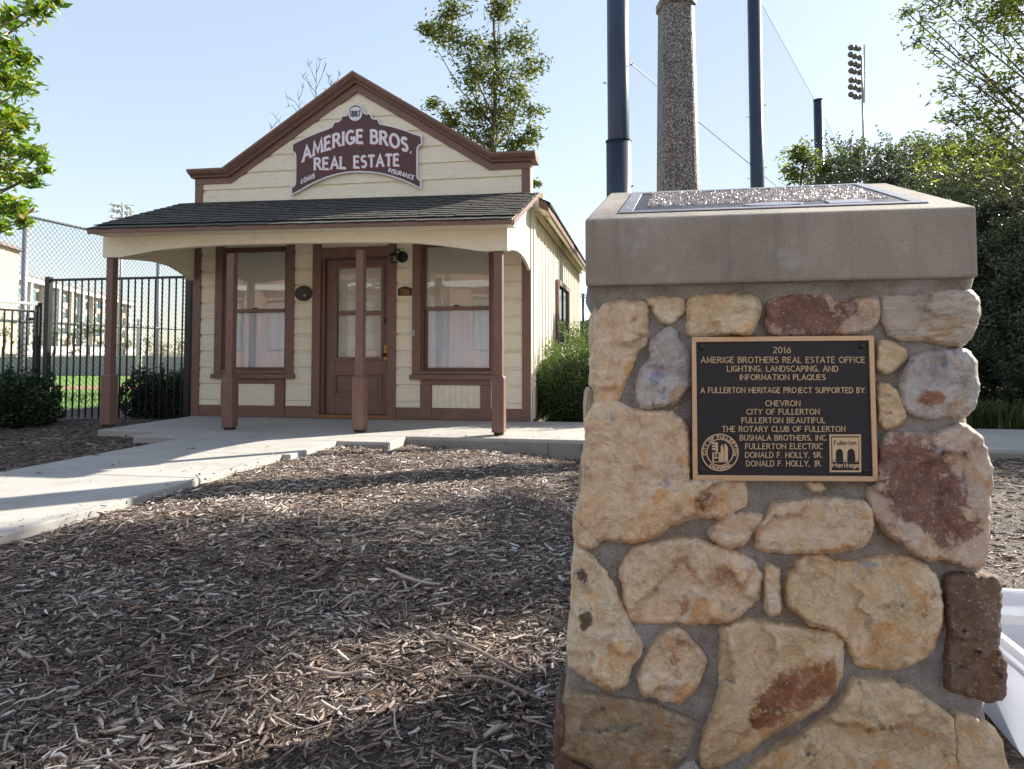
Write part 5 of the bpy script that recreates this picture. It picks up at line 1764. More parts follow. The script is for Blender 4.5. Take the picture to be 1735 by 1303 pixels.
# slender tree behind the office, seen over the roof
def K(px, py, d, rpx): return (tuple(at(px, py, d)), rpx / F_PX * d)
cl = [K(*a) for a in [(745, 45, 20, 34), (720, 50, 20.3, 20), (770, 20, 20, 30), (790, 75, 19.6, 42), (845, 25, 20, 24), (850, 5, 20, 22), (830, 85, 20.5, 44), (880, 70, 20, 30), (900, 105, 20.2, 30), (800, 130, 20, 40), (850, 140, 19.5, 44),
                      (760, 190, 20, 26), (735, 175, 20.3, 16), (800, 195, 20, 36), (845, 200, 20.4, 42), (885, 160, 20, 30), (905, 190, 19.7, 18), (890, 225, 20, 26), (830, 240, 20, 40), (790, 232, 20, 26), (860, 255, 20, 34), (765, 215, 20, 18), (908, 312, 20, 10)]]
tree('slender open tree with small olive leaves rising behind the right side of the gable', at(832, 600, 20) * [1, 1, 0] + [0, 0, -.2], cl, None, .15, 58, LEAF_TREE, trunk_r=.15, seed=3, top=at(838, 30, 20), sub=8, aspect=.36, spread=.85)
# bare young tree
bt_ = thing('bare_tree', tuple(at(540, 600, 17) * [1, 1, 0] + [0, 0, -.2]), 'leafless young tree with thin twigs behind the left slope of the gable', 'tree')
m = MB(); b_ = at(538, 600, 17); b_[2] = -.2
def P_(px, py): return at(px, py, 17 + .3 * math.sin(px))
m.tube([b_, P_(537, 300), P_(536, 200), P_(535, 150), P_(537, 98)], [.04, .022, .013, .008, .003], 6)
m.build('trunk', DARKBARK, bt_, smooth=True)
m = MB()
for (a, b, c) in (((537, 170), (528, 155), (518, 128)), ((536, 150), (545, 130), (552, 108)), ((536, 140), (530, 125), (521, 105)), ((537, 180), (548, 165), (556, 152)), ((537, 160), (526, 145), (512, 130)), ((535, 125), (541, 112), (543, 100)),
                  ((537, 240), (510, 200), (505, 160)), ((508, 185), (500, 172), (485, 165)), ((506, 170), (512, 155), (513, 148)), ((504, 190), (495, 178), (484, 182)), ((537, 250), (560, 150), (562, 138)), ((561, 146), (572, 135), (578, 122)), ((561, 145), (556, 135), (559, 128)),
                  ((520, 260), (480, 215), (462, 192)), ((470, 205), (463, 215), (457, 220)), ((536, 190), (524, 182), (516, 186)), ((536, 200), (547, 190), (555, 190))):
    m.tube([P_(*a), P_(*b), P_(*c)], [.008, .006, .003], 5)
    for _ in range(4):
        t = random.uniform(.3, 1); q = np.array(b) + (np.array(c) - np.array(b)) * t
        m.tube([P_(*q), P_(q[0] + random.uniform(-9, 9), q[1] - random.uniform(2, 12))], [.006, .002], 4)
m.build('twigs', DARKBARK, bt_)

# near tree hanging in from the left
cl = [K(*a) for a in [(15, 30, 4.6, 26), (62, 12, 4.5, 26), (95, 2, 4.6, 12), (5, 75, 4.7, 30), (35, 95, 4.6, 26), (10, 130, 4.8, 36), (42, 150, 4.6, 22), (5, 190, 4.7, 34), (30, 215, 4.6, 26), (15, 250, 4.6, 34), (55, 262, 4.5, 22), (75, 290, 4.6, 14), (15, 300, 4.7, 34), (45, 305, 4.6, 20),
                      (5, 345, 4.7, 26), (28, 352, 4.6, 20), (42, 375, 4.6, 14), (5, 385, 4.7, 18), (-40, 60, 4.8, 50), (-50, 160, 4.9, 55), (-45, 260, 4.8, 50), (-60, 350, 4.8, 40), (-110, 110, 4.8, 70), (-110, 240, 4.8, 70)]]
tree('leafy green tree with pointed leaves reaching in at the left edge', (-6.6, 3.3, -.1), cl, None, .080, 20, LEAF_NEAR, trunk_r=.10, seed=11, top=(-5.9, 3.7, 4.1), sub=7, aspect=.36, spread=1.0, up=-.25)

# airy tree on the right that shades the forecourt
cl = [K(*a) for a in [(1560, 30, 8.2, 36), (1590, 10, 8.5, 40), (1555, 70, 8.2, 26), (1585, 85, 8.4, 32), (1640, 30, 8.4, 55), (1645, 95, 8.0, 48), (1700, 60, 8.2, 60), (1610, 150, 8.2, 26), (1660, 150, 8.3, 44), (1710, 150, 8.1, 50), (1655, 200, 8.4, 40), (1610, 205, 8.3, 30), (1700, 215, 8.2, 48),
                      (1560, 245, 8.4, 24), (1600, 260, 8.6, 34), (1650, 262, 8.5, 40), (1710, 265, 8.3, 40), (1730, 20, 8.2, 60), (1570, 275, 8.9, 22), (1535, 20, 8.3, 14)]]
rr_ = np.random.default_rng(5)
SV = np.array(SUNV)
OPENINGS = [(.9, 1.9, .6), (.9, 1.9, .1), (.3, 2.0, 1.25), (.7, 2.2, 1.3), (-.1, 2.1, 1.25), (.5, 1.8, 1.2), (1.2, 2.1, .1), (-4.0, 3.0), (-4.3, 3.9), (-3.4, 4.4), (-4.1, 2.2), (-.74, 2.17), (-2.5, 4.6), (-2.0, 4.5), (-2.65, 3.9), (-1.4, 5.0), (-2.7, 3.3), (-.9, 5.4), (-2.3, 4.1), (-3.5, 2.6), (-3.6, 3.4), (1.6, 3.4)]  # spots kept sunlit: added clumps on their sun rays are left out
def in_opening(c, rad):
    for g_ in OPENINGS:
        w = c - np.array([g_[0], g_[1], g_[2] if len(g_) > 2 else -.1])
        if np.linalg.norm(w - SV * np.dot(w, SV)) < rad * .75 + .17: return True
    return False
for _ in range(190):
    c = np.array([6.15, 9.5, 6.1]) + rr_.uniform(-1, 1, 3) * np.array([1.8, 1.45, 1.2])
    q = rr_.uniform(.26, .42)
    if c[2] > 3.4 and c[1] > 7.2 and not in_opening(c, q): cl.append((tuple(c), q))
rtree = tree('airy tree with fine olive leaves at the upper right edge', (6.0, 9.8, -.1), cl, None, .088, 32, LEAF_OLIVE, trunk_r=.11, seed=21, top=(6.1, 9.6, 7.2), sub=8, aspect=.30, spread=1.15, up=-.1,
     gaps=[(rr_.uniform(-2.95, -1.0), rr_.uniform(3.25, 4.9), rr_.uniform(.10, .30)) for _ in range(34)] + [(rr_.uniform(-2.6, .8), rr_.uniform(1.6, 3.4), rr_.uniform(.05, .16)) for _ in range(16)])
# a second crown beyond the frame, same shade
cl = []
for _ in range(44):
    c = np.array([9.6, 8.6, 6.4]) + rr_.normal(0, 1, 3) * np.array([1.4, 1.2, 1.0])
    q = rr_.uniform(.4, .6)
    if not in_opening(c, q): cl.append((tuple(c), q))
tree('broad tree standing outside the right edge that shades the walk', (9.6, 8.9, -.1), cl, None, .13, 20, LEAF_OLIVE, trunk_r=.12, seed=23, top=(9.6, 8.9, 7.2), sub=8, aspect=.32, spread=.55)


def shoots(P, c, h, n, L, r):
    out = []
    for _ in range(n):
        a = c + h * np.array([r.uniform(-.92, .92), r.uniform(-.92, .92), .86])
        l = L * r.uniform(.4, 1.3); d = np.array([r.normal(0, .25), r.normal(0, .25), 1.])
        k = int(14 * l / L) + 4
        for q in range(k): out.append(a + d * l * q / k + r.normal(0, .018, 3))
    return np.array(out)


def box_bush(name, label, x0, x1, y0, y1, z0, z1, n, size, mat, seed, aspect=.4, round_=.5, core=True, up=.5, cat='bush', group=None, bump_=.12, toplight=.0, stems=0, tmean=.4, shoot=0, shootL=.18):
    """clipped bush: shell of leaves over a lumpy rounded box, dark core painted as inner shade"""
    r = np.random.default_rng(seed)
    t = thing(name, ((x0 + x1) / 2, (y0 + y1) / 2, z0), label, cat, group)
    N = int(n * 1.5)
    c = np.array([(x0 + x1) / 2, (y0 + y1) / 2, (z0 + z1) / 2]); h = np.array([(x1 - x0) / 2, (y1 - y0) / 2, (z1 - z0) / 2])
    v = r.uniform(-1, 1, (N, 3))
    # push towards a superellipsoid surface
    p_ = 5.0 - 3 * round_
    l = (np.abs(v) ** p_).sum(1) ** (1 / p_)
    v = v / l[:, None]
    P = c + v * h
    nz = np.array([noise.noise(Vector(q * 2.3 + seed)) + .5 * noise.noise(Vector(q * 6.1 + seed)) for q in P])
    sh = 1 + bump_ * nz - np.abs(r.normal(0, .05, N)) - (r.random(N) < .35) * r.uniform(0, .25, N)
    P = c + v * h * sh[:, None]
    P[:, 2] = np.maximum(P[:, 2], z0 + .01)
    keep = r.random(N) < n / N * (1 + .5 * nz)
    P = P[keep]
    if shoot: P = np.concatenate([P, shoots(P, c, h, shoot, shootL, r)])
    ti = np.clip(r.normal(tmean, .2, len(P)) + toplight * (P[:, 2] - c[2]) / h[2], 0, 1)  # top light painted in: leaf tint gets paler with height
    leaf_mesh('foliage', mat, t, P, size, seed + 9, aspect, up, ti)
    if stems:
        m = MB()
        for _ in range(stems):
            bx_, by_ = c[0] + r.uniform(-.8, .8) * h[0], c[1] + r.uniform(-.8, .8) * h[1]
            m.tube([(bx_, by_, z0), (bx_ + r.uniform(-.1, .1), by_ + r.uniform(-.1, .1), (z0 + z1) / 2), (bx_ + r.uniform(-.2, .2), by_ + r.uniform(-.2, .2), z1 - .1)], [.02, .014, .006], 5)
        m.build('stems', DARKBARK, t, smooth=True)
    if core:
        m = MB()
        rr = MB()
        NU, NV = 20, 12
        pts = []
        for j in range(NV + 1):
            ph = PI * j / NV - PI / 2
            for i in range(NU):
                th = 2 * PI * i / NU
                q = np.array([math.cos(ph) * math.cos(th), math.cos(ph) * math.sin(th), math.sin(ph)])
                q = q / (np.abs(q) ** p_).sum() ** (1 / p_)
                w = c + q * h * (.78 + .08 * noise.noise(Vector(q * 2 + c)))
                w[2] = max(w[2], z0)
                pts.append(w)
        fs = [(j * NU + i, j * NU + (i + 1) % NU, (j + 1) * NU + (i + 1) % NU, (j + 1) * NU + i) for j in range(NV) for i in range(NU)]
        m.add(pts, fs).build('shade_core', INNER, t, smooth=True)
    return t


INNER = simple('painted_shade_core', (.012, .014, .008), .95, .4, 14, .01, 30)  # near-black core colour paints the shade inside the bushes
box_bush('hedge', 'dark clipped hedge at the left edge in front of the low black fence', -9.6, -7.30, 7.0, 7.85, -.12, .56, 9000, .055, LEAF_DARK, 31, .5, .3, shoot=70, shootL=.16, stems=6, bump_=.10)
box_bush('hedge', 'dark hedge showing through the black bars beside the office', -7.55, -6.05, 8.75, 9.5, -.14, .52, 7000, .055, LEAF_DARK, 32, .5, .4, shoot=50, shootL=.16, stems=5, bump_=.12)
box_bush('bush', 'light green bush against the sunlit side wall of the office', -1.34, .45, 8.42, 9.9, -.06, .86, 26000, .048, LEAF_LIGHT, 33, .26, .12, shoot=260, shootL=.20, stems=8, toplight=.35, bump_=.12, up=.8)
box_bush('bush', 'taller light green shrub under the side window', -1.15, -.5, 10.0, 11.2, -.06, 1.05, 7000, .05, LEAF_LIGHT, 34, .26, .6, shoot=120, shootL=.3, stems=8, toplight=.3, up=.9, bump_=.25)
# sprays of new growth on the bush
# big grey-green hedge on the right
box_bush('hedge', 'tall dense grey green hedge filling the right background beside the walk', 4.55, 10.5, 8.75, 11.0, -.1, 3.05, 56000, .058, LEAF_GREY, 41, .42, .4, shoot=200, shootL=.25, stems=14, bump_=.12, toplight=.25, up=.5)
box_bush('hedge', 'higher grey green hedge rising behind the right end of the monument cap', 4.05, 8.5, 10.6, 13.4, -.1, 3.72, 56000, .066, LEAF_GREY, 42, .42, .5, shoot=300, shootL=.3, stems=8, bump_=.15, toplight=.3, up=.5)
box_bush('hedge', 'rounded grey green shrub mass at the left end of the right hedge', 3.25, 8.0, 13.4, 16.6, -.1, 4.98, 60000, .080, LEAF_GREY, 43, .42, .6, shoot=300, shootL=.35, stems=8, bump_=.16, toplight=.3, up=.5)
cl = [K(*a) for a in [(1345, 262, 14.5, 18), (1362, 250, 14.5, 16), (1335, 290, 14.5, 16), (1372, 270, 14.5, 22), (1392, 285, 14.5, 22), (1420, 270, 14.5, 20), (1352, 300, 14.5, 20), (1450, 268, 14.5, 16)]]
tree('thin sapling poking up over the left end of the right hedge', (3.3, 15.2, -.1), cl, None, .12, 30, LEAF_OLIVE, trunk_r=.05, seed=44, top=(3.4, 15.2, 4.9), sub=6, spread=1.1, name='sapling')
# strappy ground plants under the hedge
def blades(label, x0, x1, y0, y1, n, L, seed):
    r = np.random.default_rng(seed)
    V = []; F = []; T_ = []
    for i in range(n):
        ce = np.array([r.uniform(x0, x1), r.uniform(y0, y1), -.05])
        a = r.uniform(0, 2 * PI); l = L * r.uniform(.5, 1.1); out = r.uniform(.15, .7)
        d = np.array([math.cos(a), math.sin(a), 0]); s = np.array([-d[1], d[0], 0]) * .006
        p = [ce, ce + d * l * out * .35 + np.array([0, 0, l * .6]), ce + d * l * out + np.array([0, 0, l * (.95 - out * .5)])]
        b = len(V)
        V += [p[0] - s, p[0] + s, p[1] - s, p[1] + s, p[2] - s * .2, p[2] + s * .2]
        F += [(b, b + 1, b + 3, b + 2), (b + 2, b + 3, b + 5, b + 4)]
        T_ += [r.random()] * 6
    o = fast_mesh('ground_cover', np.array(V), np.array(F), GRASSB, attrs={'tint': T_})
    return tag(o, kind='stuff')
blades('', 2.2, 7.2, 8.45, 9.2, 5200, .42, 51)
blades('', -30, -9.8, 8.8, 13, 9000, .10, 52)

# ================================================================== POLES, NET, SPORTS LIGHTS
def net_pole(x, y, h, r, label, sleeve=None):
    t = thing('net_pole', (x, y, -.3), label, 'pole', 'tall steel poles of the ball field netting')
    m = MB(); m.tube([(x, y, -.3), (x, y, h)], [r, r * .98], 28); m.build('shaft', DARKST, t, smooth=True)
    m = MB(); m.tube([(x, y, h), (x, y, h + .03), (x, y, h + .05)], [r * 1.06, r * 1.06, r * .6], 28); m.build('top_cap', DARKST, t)
    if sleeve:
        m = MB(); m.tube([(x, y, -.3), (x, y, sleeve)], r * 1.14, 28); m.build('sleeve', DARKST, t, smooth=True)
        m = MB(); m.tube([(x, y, sleeve), (x, y, sleeve + .02)], r * 1.20, 28); m.build('sleeve_ring', DARKST, t)
    for zz in (2.6, 3.55, 5.8, 7.6):
        if zz < h:
            m = MB(); m.tube([(x - r * 1.1, y, zz), (x - r * 1.1 - .05, y - .02, zz + .01)], .012, 6)
            m.tube([(x + r * 1.1, y, zz + .3), (x + r * 1.1 + .05, y - .02, zz + .33)], .012, 6)
            m.build('hook', BLACKST, t)
    return t


pp = [at(1048.5, 300, 12.5), at(1283, 300, 19.6), at(1388, 250, 29.5)]
pp.append(pp[2] + (pp[2] - pp[1]))
zs = at(1048, 240, 12.5)[2]
net_pole(pp[0][0], pp[0][1], 11.6, .198, 'thick dark blue steel net pole with a sleeve, nearest of the net poles', zs)
net_pole(pp[1][0], pp[1][1], 11.6, .196, 'dark blue steel net pole right of the pebbled concrete pole')
h3 = at(1388, 169, 29.5)[2]
net_pole(pp[2][0], pp[2][1], h3, .20, 'short looking dark net pole whose top shows above the hedge')
net_pole(pp[3][0], pp[3][1], h3, .20, 'farthest net pole mostly hidden behind the hedge')
net = thing('safety_net', (pp[1][0], pp[1][1], 0), 'fine grey safety netting hung between the tall steel poles', 'net')
for a, b in zip(pp[:-1], pp[1:]):
    za = 11.5 if a is not pp[2] else h3 - .1
    zb = 11.5 if b is pp[1] else h3 - .1
    yo = .22
    m = MB(); m.add([(a[0], a[1] + yo, .1), (b[0], b[1] + yo, .1), (b[0], b[1] + yo, zb), (a[0], a[1] + yo, za)], [(0, 1, 2, 3)])
    m.build('net_panel', NET, net, recalc=False)
    m = MB(); m.tube([(a[0], a[1] + yo, za), (b[0], b[1] + yo, zb)], .007, 5); m.build('head_rope', DARKST, net)
c1, c2 = at(1066, 105, 12.6), at(1270, 277.5, 19.5)
m = MB(); m.tube([c1, (c1 + c2) / 2 + [0, 0, -.03], c2, c2 + (c2 - c1) * .8 + [0, 0, .0]], .010, 6)
cb = m.build('guy_cable', DARKST, None); tag(cb, 'thin steel cable running between the dark net poles', 'cable')

ag = thing('concrete_lamp_pole', tuple(at(1148, 600, 7.0) * [1, 1, 0]), 'pebbled exposed aggregate concrete lamp pole behind the monument', 'lamp post')
a0 = at(1148.5, 318, 7.0); ax_, ay_ = a0[0], a0[1]
z1 = at(1146, 8, 7.0)[2]
def octa(r, z, k=.30):
    pts = []
    for i in range(4):
        t = PI / 2 * i + R(14)
        d = np.array([math.cos(t), math.sin(t)]); s = np.array([-d[1], d[0]])
        for q in (-1, -.9, .9, 1):
            rr = r * (1 if abs(q) < .95 else .93)
            p = d * rr + s * q * r * (1 - k) * (1 if abs(q) < .95 else 1.08)
            pts.append((ax_ + p[0], ay_ + p[1], z))
    return pts
levels = [(-.3, .205), (1.0, .198), (2.55, .188), (3.6, .172), (z1 - .02, .160)]
V_ = []; F_ = []
for z, r in levels: V_ += octa(r, z)
for l in range(len(levels) - 1):
    for i in range(16): F_.append((l * 16 + i, l * 16 + (i + 1) % 16, (l + 1) * 16 + (i + 1) % 16, (l + 1) * 16 + i))
MB().add(V_, F_).build('shaft', AGG, ag)
m = MB(); V_ = octa(.160, z1 - .02) + octa(.178, z1) + octa(.178, z1 + .07) + octa(.15, z1 + .09)
F_ = [(l * 16 + i, l * 16 + (i + 1) % 16, (l + 1) * 16 + (i + 1) % 16, (l + 1) * 16 + i) for l in range(3) for i in range(16)]
m.add(V_, F_).build('collar', AGG, ag)
V_ = octa(.13, z1 + .085) + octa(.11, z1 + 1.4)
MB().add(V_, [(i, (i + 1) % 16, 16 + (i + 1) % 16, 16 + i) for i in range(16)] + [tuple(range(16, 32))]).build('upper_shaft', AGG, ag)
m = MB(); m.tube([(ax_, ay_, z1 + 1.4 + k * .05) for k in range(10)], [.09, .12, .16, .2, .22, .22, .2, .17, .12, .04], 18); m.build('lamp_globe', LAMPGL, ag, smooth=True)


def lamp_head(m, p, aim, r):
    aim = np.array(aim, float); aim /= np.linalg.norm(aim)
    m.tube([p - aim * r * 1.3, p - aim * r * .9, p, p + aim * r * .5], [r * .35, r * .45, r * .95, r * 1.0], 10)


def sports_light(label, px, ytop, ybase, d, rows, cols, dx, dy, x0, y0, r, dd=0.):
    b = at(px, ybase, d)
    t = thing('sports_light', (b[0], b[1], -.3), label, 'floodlight')
    tp_ = at(px, ytop, d)
    m = MB(); m.tube([(b[0], b[1], -.3), (b[0], b[1], tp_[2])], [.0024 * d, .0016 * d], 12); m.build('pole', GALV, t, smooth=True)
    m = MB()
    for j in range(rows):
        m.bar(at(x0 - dx, y0 + dy * j, d), at(x0 + dx * cols, y0 + dy * j + 1, d + dd * cols), .06)
    m.bar(at(px, y0 - 4, d), at(px, y0 + dy * rows, d), .10)
    m.build('crossarms', GALV, t)
    for j in range(rows):
        for i in range(cols):
            m = MB()
            p = at(x0 + dx * i + random.uniform(-1, 1), y0 + dy * j + random.uniform(-1.5, 1.5) + i * (dy * .12), d + dd * i)
            lamp_head(m, p, (-.6, -.5, -.5), r)
            m.build('floodlight_head', LAMPDK if d < 80 else LAMPGL, t, smooth=True)
    return t


sports_light('tall sports field floodlight mast to the right with a dense column of lamps', 1464.5, 95, 280, 62, 7, 3, 6.5, 13.5, 1443, 80, .27, 1.2)
sports_light('distant sports floodlight mast showing above the left end of the porch roof', 206, 345, 420, 105, 3, 5, 7.5, 11, 191, 347, .36)

# ================================================================== FENCES
CF = -9.36
cf = thing('chain_link_fence', (CF, 14, -.3), 'tall chain link fence of the ball field running away at the left', 'fence')
top_z = at(36, 362, 1)[2]
for k, y in enumerate((5.9, 9.02, 12.0, 15.0, 18.0, 21.0, 24.0, 27.0)):
    m = MB(); m.tube([(CF, y, -.4), (CF, y, 2.98)], .045, 12); o = m.build('fence_post', GALV, cf, smooth=True)
    m = MB(); m.tube([(CF, y, 2.98), (CF, y, 3.01), (CF, y, 3.03)], [.05, .045, .02], 12); m.build('post_cap', GALV, o)
for z in (2.96, 1.33, -.2):
    m = MB(); m.tube([(CF + .05, 5.8, z), (CF + .05, 27, z)], .022, 8); m.build('fence_rail', GALV, cf, smooth=True)
V_ = []; F_ = []
def wire(a, b, w=.0032):
    n = len(V_)
    V_.extend([(CF + .075 - w, a[0], a[1] - w), (CF + .075 + w, a[0], a[1]), (CF + .075 - w, a[0], a[1] + w), (CF + .075 - w, b[0], b[1] - w), (CF + .075 + w, b[0], b[1]), (CF + .075 - w, b[0], b[1] + w)])
    F_.extend([(n, n + 1, n + 4, n + 3), (n + 1, n + 2, n + 5, n + 4), (n + 2, n, n + 3, n + 5)])
zb, zt = -.25, 2.98; H_ = zt - zb
y = 5.9 - H_
while y < 27:
    for sgn_ in (1, -1):
        ya, yb = (y, y + H_) if sgn_ > 0 else (y + H_, y)
        za_, zb_ = zb, zt
        # clip to 5.9..27
        def zy(yy): return za_ + (yy - ya) / (yb - ya) * (zb_ - za_)
        lo, hi = max(5.9, min(ya, yb)), min(27, max(ya, yb))
        if hi > lo: wire((lo, zy(lo)), (hi, zy(hi)))
    y += .088
tag(fast_mesh('wire_mesh', V_, np.array(F_), WIRE, cf, (CF, 14, -.3)), kind='stuff')

gf = thing('steel_gate', (-7.1, 8.55, -.15), 'tall black steel picket gate and panel between the porch and the low fence', 'gate')
GY = 8.52
def gbar(n, x0, x1, z0, z1, y0=GY - .014, y1=GY + .014, p=gf): return bx(n, x0, x1, y0, y1, z0, z1, BLACKST, p, .002)
gbar('gate_post', -8.46, -8.385, -.3, 1.95, GY - .035, GY + .035)
gbar('gate_post', -6.20, -6.115, -.3, 1.95, GY - .035, GY + .035)
gbar('top_rail', -8.384, -6.201, 1.885, 1.92)
gbar('bottom_rail', -8.384, -6.201, -.10, -.07)
pk = None; x = -8.30
while x < -6.22:
    if pk is None: pk = gbar('picket', x - .009, x + .009, -.068, 1.884, GY - .009, GY + .009)
    else: clone(pk, (x + 8.30, 0, 0))
    x += .1075
lf = thing('low_fence', (-8.15, 6.6, -.15), 'lower black steel picket fence with a sunlit-coloured top rail behind the left hedge', 'fence')
LX = -8.14
bx('top_rail', LX - .02, LX + .02, 4.0, 8.05, 1.50, 1.535, GALV, lf, .003)  # galvanised grey paints sunlight along the black rail
bx('mid_rail', LX - .014, LX + .014, 4.0, 8.05, 1.40, 1.43, BLACKST, lf, .003)
bx('bottom_rail', LX - .014, LX + .014, 4.0, 8.05, -.05, -.02, BLACKST, lf, .003)
bx('fence_post', LX - .03, LX + .03, 8.05, 8.11, -.3, 1.54, BLACKST, lf, .003)
bx('latch_bar', LX - .25, LX + .0, 8.12, 8.15, 1.30, 1.34, BLACKST, lf, .003)
pk = None; y = 4.1
while y < 8.03:
    if pk is None: pk = bx('picket', LX - .009, LX + .009, y - .009, y + .009, -.018, 1.399, BLACKST, lf, .002)
    else: clone(pk, (0, y - 4.1, 0))
    y += .112

# fence and windscreen beyond the back corner of the office
rf = thing('ballpark_fence', (0, 17, -.2), 'steel fence with a green windscreen beyond the far corner of the office', 'fence')
for px_ in (988.5, 1012, 1034):
    p = at(px_, 560, 17.2); m = MB(); m.tube([(p[0], p[1], -.3), (p[0], p[1], at(px_, 497, 17.2)[2])], .035, 10); m.build('fence_post', DARKST, rf, smooth=True)
pa, pb = at(975, 560, 17.2), at(1090, 560, 17.2)
for yy in (499, 503):
    m = MB(); m.tube([at(980, yy, 17.2), at(1090, yy + 6, 17.2)], .012, 6); m.build('fence_rail', GALV, rf)
m = MB(); nseg = 16
for i in range(nseg):
    xa = 978 + i * 7; ya = 541 + 3 * math.sin(i * 1.1); yb = 541 + 3 * math.sin((i + 1) * 1.1)
    m.add([at(xa, ya, 17.3), at(xa + 7, yb, 17.3), at(xa + 7, 620, 17.3), at(xa, 620, 17.3)], [(0, 1, 2, 3)])
m.build('windscreen', WSCREEN, rf, recalc=False)
q = at(991, 552, 15.8); zq = q[2]
for i, px_ in enumerate(range(989, 1080, 7)):
    p = at(px_, 600, 15.8); w = .035 if i % 8 == 0 else .010
    bx('picket' if w < .02 else 'fence_post', p[0] - w, p[0] + w, p[1] - w, p[1] + w, -.2, zq + (.02 if w < .02 else .08), BLACKST, rf, 0)
a_, b_ = at(989, 600, 15.8), at(1080, 600, 15.8)
for z in (zq, zq - .33):
    m = MB(); m.bar(np.array([a_[0], a_[1], z]), np.array([b_[0], b_[1], z]), .03); m.build('fence_rail', BLACKST, rf)

# ================================================================== FAR LEFT: WALL, APARTMENTS, TREES
fw_ = thing('field_wall', (-25, 30.5, -.3), 'long low grey block wall at the far side of the ball field', 'wall')
for i in range(34):
    x0 = -110 + i * 3.6
    bx('wall_panel', x0 + .02, x0 + 3.58, 30.3, 30.5, -.5, .62 + .02 * (i % 3), GREYBLOCK, fw_, 0)
    bx('wall_cap', x0 + .0, x0 + 3.6, 30.25, 30.55, .65, .70, BLDG, fw_, 0)
wp = at(237, 541, 29); m = MB(); m.tube([(wp[0], wp[1], -.4), (wp[0], wp[1], wp[2])], [.12, .11], 12)
tag(m.build('field_post', BLDG, None, smooth=True), 'short pale post standing in front of the far field wall', 'post')

A0 = at(15, 463, 112); B0 = at(222, 517, 180)
Au = np.array([A0[0], A0[1], 0]); Bu = np.array([B0[0], B0[1], 0])
LAB = np.linalg.norm(Bu - Au); eu = (Bu - Au) / LAB; en = np.array([eu[1], -eu[0], 0])     # en points towards the field
if np.dot(en, -Au) < 0: en = -en
apt = thing('apartment_building', tuple((Au + Bu) / 2), 'long four storey off white apartment block with teal windows beyond the field', 'building')
HT = A0[2]
def ab(name, u0, u1, n0, n1, z0, z1, mat):
    m = MB(); P = []
    for z in (z0, z1):
        for u, n in ((u0, n0), (u1, n0), (u1, n1), (u0, n1)):
            p = Au + eu * u - en * n; P.append((p[0], p[1], z))
    return m.hexa(P).build(name, mat, apt)
ab('wall', 0, LAB, 0, 18, -1.5, HT - .9, BLDG)
ab('cornice', -1.2, LAB + .6, -1.1, 18.5, HT - .9, HT - .1, BLDG)
ab('roof_edge', -1.0, LAB + .4, -.9, 18.2, HT - .1, HT + .3, BLDG3)
ab('stair_tower', -26, -1.5, -2, 16, -1.5, HT + 3.4, BLDG2)
ab('tower_roof', -27, -.8, -2.8, 17, HT + 3.4, HT + 3.9, BLDG3)
ab('ground_floor_wall', -6, LAB * .55, -4.5, -4.0, -1.5, 1.9, BLDG)
ab('ground_floor_wall', LAB * .68, LAB, -4.5, -4.0, -1.5, 1.9, BLDG)
nb = 11; bw = LAB / nb
fh = (HT - 1.6) / 4
for i in range(nb):
    u = i * bw
    ab('pilaster', u - .5, u + .5, -1.0, -.02, -1.5, HT - .95, BLDG if i % 2 else BLDG2)
    for f_ in range(4):
        z = .2 + f_ * fh
        kind = i % 3
        if kind == 0:
            ab('balcony_recess', u + .8, u + bw * .45, -.06, -.01, z + .2, z + fh - .5, WINDARK)
            ab('balcony', u + .7, u + bw * .47, -1.3, -.07, z, z + 1.1, BLDG2)
            ab('window', u + bw * .55, u + bw * .88, -.08, -.02, z + .7, z + fh - .6, WINTEAL)
        else:
            ab('bay_panel', u + .9, u + bw * .52, -.35, -.02, z - .2, z + fh - .3, BLDG3 if kind == 1 else BLDG)
            ab('window', u + 1.2, u + bw * .48, -.42, -.36, z + .6, z + fh - .6, WINTEAL)
            ab('window', u + bw * .62, u + bw * .86, -.08, -.02, z + .7, z + fh - .7, WINTEAL if (i + f_) % 2 else WINDARK)
rw = np.random.default_rng(77)
for i, (px_, py_, rp, d_) in enumerate([(8, 562, 26, 66), (40, 578, 18, 70), (92, 572, 22, 72), (125, 566, 26, 74), (150, 560, 34, 76), (58, 560, 20, 90), (212, 580, 18, 88), (248, 583, 20, 120), (276, 590, 14, 125), (303, 588, 15, 120), (320, 580, 18, 120)]):
    d_ = float(d_); c = at(px_, py_, d_); rr0 = rp / F_PX * d_
    cl = [((c[0] + rw.normal(0, .42) * rr0, c[1] + rw.normal(0, .42) * rr0, c[2] + rw.normal(0, .36) * rr0), rr0 * rw.uniform(.3, .5)) for _ in range(12)]
    desc = ['bright green tree at the far left before the apartments', 'low green tree left of the tall fence post', 'green tree seen between the first gate bars', 'green tree seen through the middle of the gate', 'fuller green tree left of the first porch post',
            'small green tree in front of the brown apartment bays', 'green tree at the right end of the apartments', 'far tree on the horizon right of the apartments', 'low far tree left of the second fence post', 'far tree right of the second fence post', 'far tree next to the corner of the office'][i]
    tree(desc, (c[0], c[1], -.5), cl, None, rr0 * .12, 12, LEAF_LIGHT if i < 6 else LEAF_TREE, trunk_r=.2, seed=100 + i, top=(c[0], c[1], c[2] + rr0 * .5), sub=6, group='trees beyond the field', limb=False, name='street_tree')

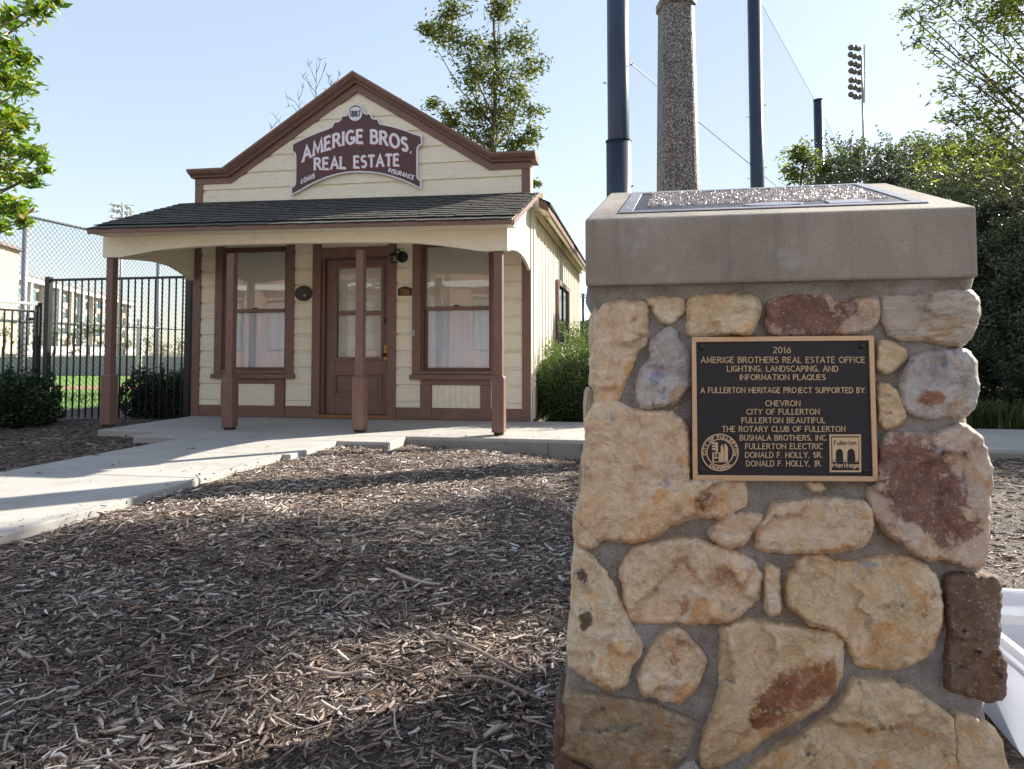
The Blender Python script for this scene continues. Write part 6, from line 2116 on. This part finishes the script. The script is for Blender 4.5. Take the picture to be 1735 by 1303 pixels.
# ================================================================== PLASTIC TOTE by the monument
tt = thing('storage_tote', (1.25, 2.1, -.2), 'open milky white plastic storage tote standing behind the right side of the monument', 'storage box')
tz0, tz1 = -.21, .105
x0, x1, y0, y1 = .945, 1.55, 1.55, 2.42
th_ = .004; tp_ = .035
def shell(a, b, c, d, e, f, name):
    pass
for nm_, q in (('side', [(x0 + tp_, y0 + tp_), (x0 + tp_, y1 - tp_), (x0, y1), (x0, y0)]), ('side', [(x1 - tp_, y0 + tp_), (x1 - tp_, y1 - tp_), (x1, y1), (x1, y0)]),
               ('end', [(x0 + tp_, y1 - tp_), (x1 - tp_, y1 - tp_), (x1, y1), (x0, y1)]), ('end', [(x0 + tp_, y0 + tp_), (x1 - tp_, y0 + tp_), (x1, y0), (x0, y0)])):
    (a, b, c, d) = q
    cx_, cy_ = (x0 + x1) / 2, (y0 + y1) / 2
    def inn(p, z): 
        v = np.array([cx_ - p[0], cy_ - p[1]]); v = v / np.linalg.norm(v) * th_
        return (p[0] + v[0], p[1] + v[1], z)
    MB().hexa([(*a, tz0), (*b, tz0), inn(b, tz0), inn(a, tz0), (*d, tz1), (*c, tz1), inn(c, tz1), inn(d, tz1)]).build(nm_, TOTE, tt)
MB().box(x0 + tp_, x1 - tp_, y0 + tp_, y1 - tp_, tz0, tz0 + .004).build('floor', TOTE, tt)
for a, b, c, d in ((x0 - .022, x0 - .001, y0 - .022, y1 + .022), (x1 + .001, x1 + .022, y0 - .022, y1 + .022), (x0, x1, y1 + .001, y1 + .022), (x0, x1, y0 - .022, y0 - .001)):
    bx('rim', a, b, c, d, tz1 - .022, tz1 + .004, TOTE, tt, .004)
for a, b, c, d in ((x0 - .006, x0 + .0, y0, y1),):
    bx('rib', a - .004, b - .001, c + .02, d - .02, tz1 - .06, tz1 - .05, TOTE, tt, .002)
bx('label_panel', 1.10, 1.32, y1 - .014, y1 - .009, -.06, .035, WHITEP, tt, .001)

# ================================================================== BEHIND THE CAMERA (out of view: mirrored in the panes, paving added for bounce light)
tag(MB().box(-60, 60, -30, -3.2, -.6, -.24).build('street', CONC, None), kind='structure')  # pale paving added out of view to bounce light forward
bk = thing('brick_building', (0, -19, -.2), 'pink brick building with white bands across the street, mirrored in the windows', 'building')
for z in (0, 4.6):
    x = -26
    while x < 22:
        bx('pier', x, x + 1.1, -19.2, -18.4, z - .24, z + 4.3, PINKBRICK, bk, 0)
        bx('window', x + 1.2, x + 3.9, -19.0, -18.9, z + 1.0, z + 3.7, GREYBLOCK, bk, 0)
        bx('spandrel', x + 1.1, x + 4.0, -19.1, -18.7, z - .24, z + .9, PINKBRICK, bk, 0)
        bx('lintel', x + 1.1, x + 4.0, -19.1, -18.7, z + 3.8, z + 4.3, PINKBRICK, bk, 0)
        x += 4.0
    bx('white_band', -26, 23, -19.3, -18.3, z + 4.3, z + 4.6, WHITEP, bk, 0)
bx('wall_body', -26, 23, -26, -19.3, -.24, 9.6, PINKBRICK, bk, 0)
for i, (x, y, s_) in enumerate(((-9.5, -7.5, 4.6), (-1.5, -8.5, 4.0), (4.6, -9.5, 5.0))):
    cl = []
    for _ in range(26):
        c = np.array([x, y, s_]) + rw.normal(0, 1, 3) * np.array([1.5, 1.3, 1.1])
        cl.append((tuple(c), rw.uniform(.5, .8)))
    tree(['yellowing street tree mirrored in the left window', 'street tree mirrored in the door glass', 'street tree mirrored in the right window'][i], (x, y, -.24), cl, None, .17, 9, LEAF_TREE, trunk_r=.22, seed=200 + i, top=(x, y, s_ + 1.5), sub=7, name='street_tree', group='street trees behind the viewer', spread=.6)

# chips and leaf litter strayed onto the edges of the path
chips('path_litter', 900, (-3.16, -2.9), (1.8, 5.3), lambda x, y: np.full(len(x), .003), .007, .035, 9, lambda x, y: rng.random(len(x)) < np.clip((x + 3.14) / .2, .02, 1) ** 2)
chips('path_litter', 260, (-4.55, -3.1), (1.8, 6.2), lambda x, y: np.full(len(x), .003), .006, .02, 10)
chips('path_litter', 240, (-2.3, -.4), (6.7, 6.86), lambda x, y: np.full(len(x), .003), .007, .03, 12)
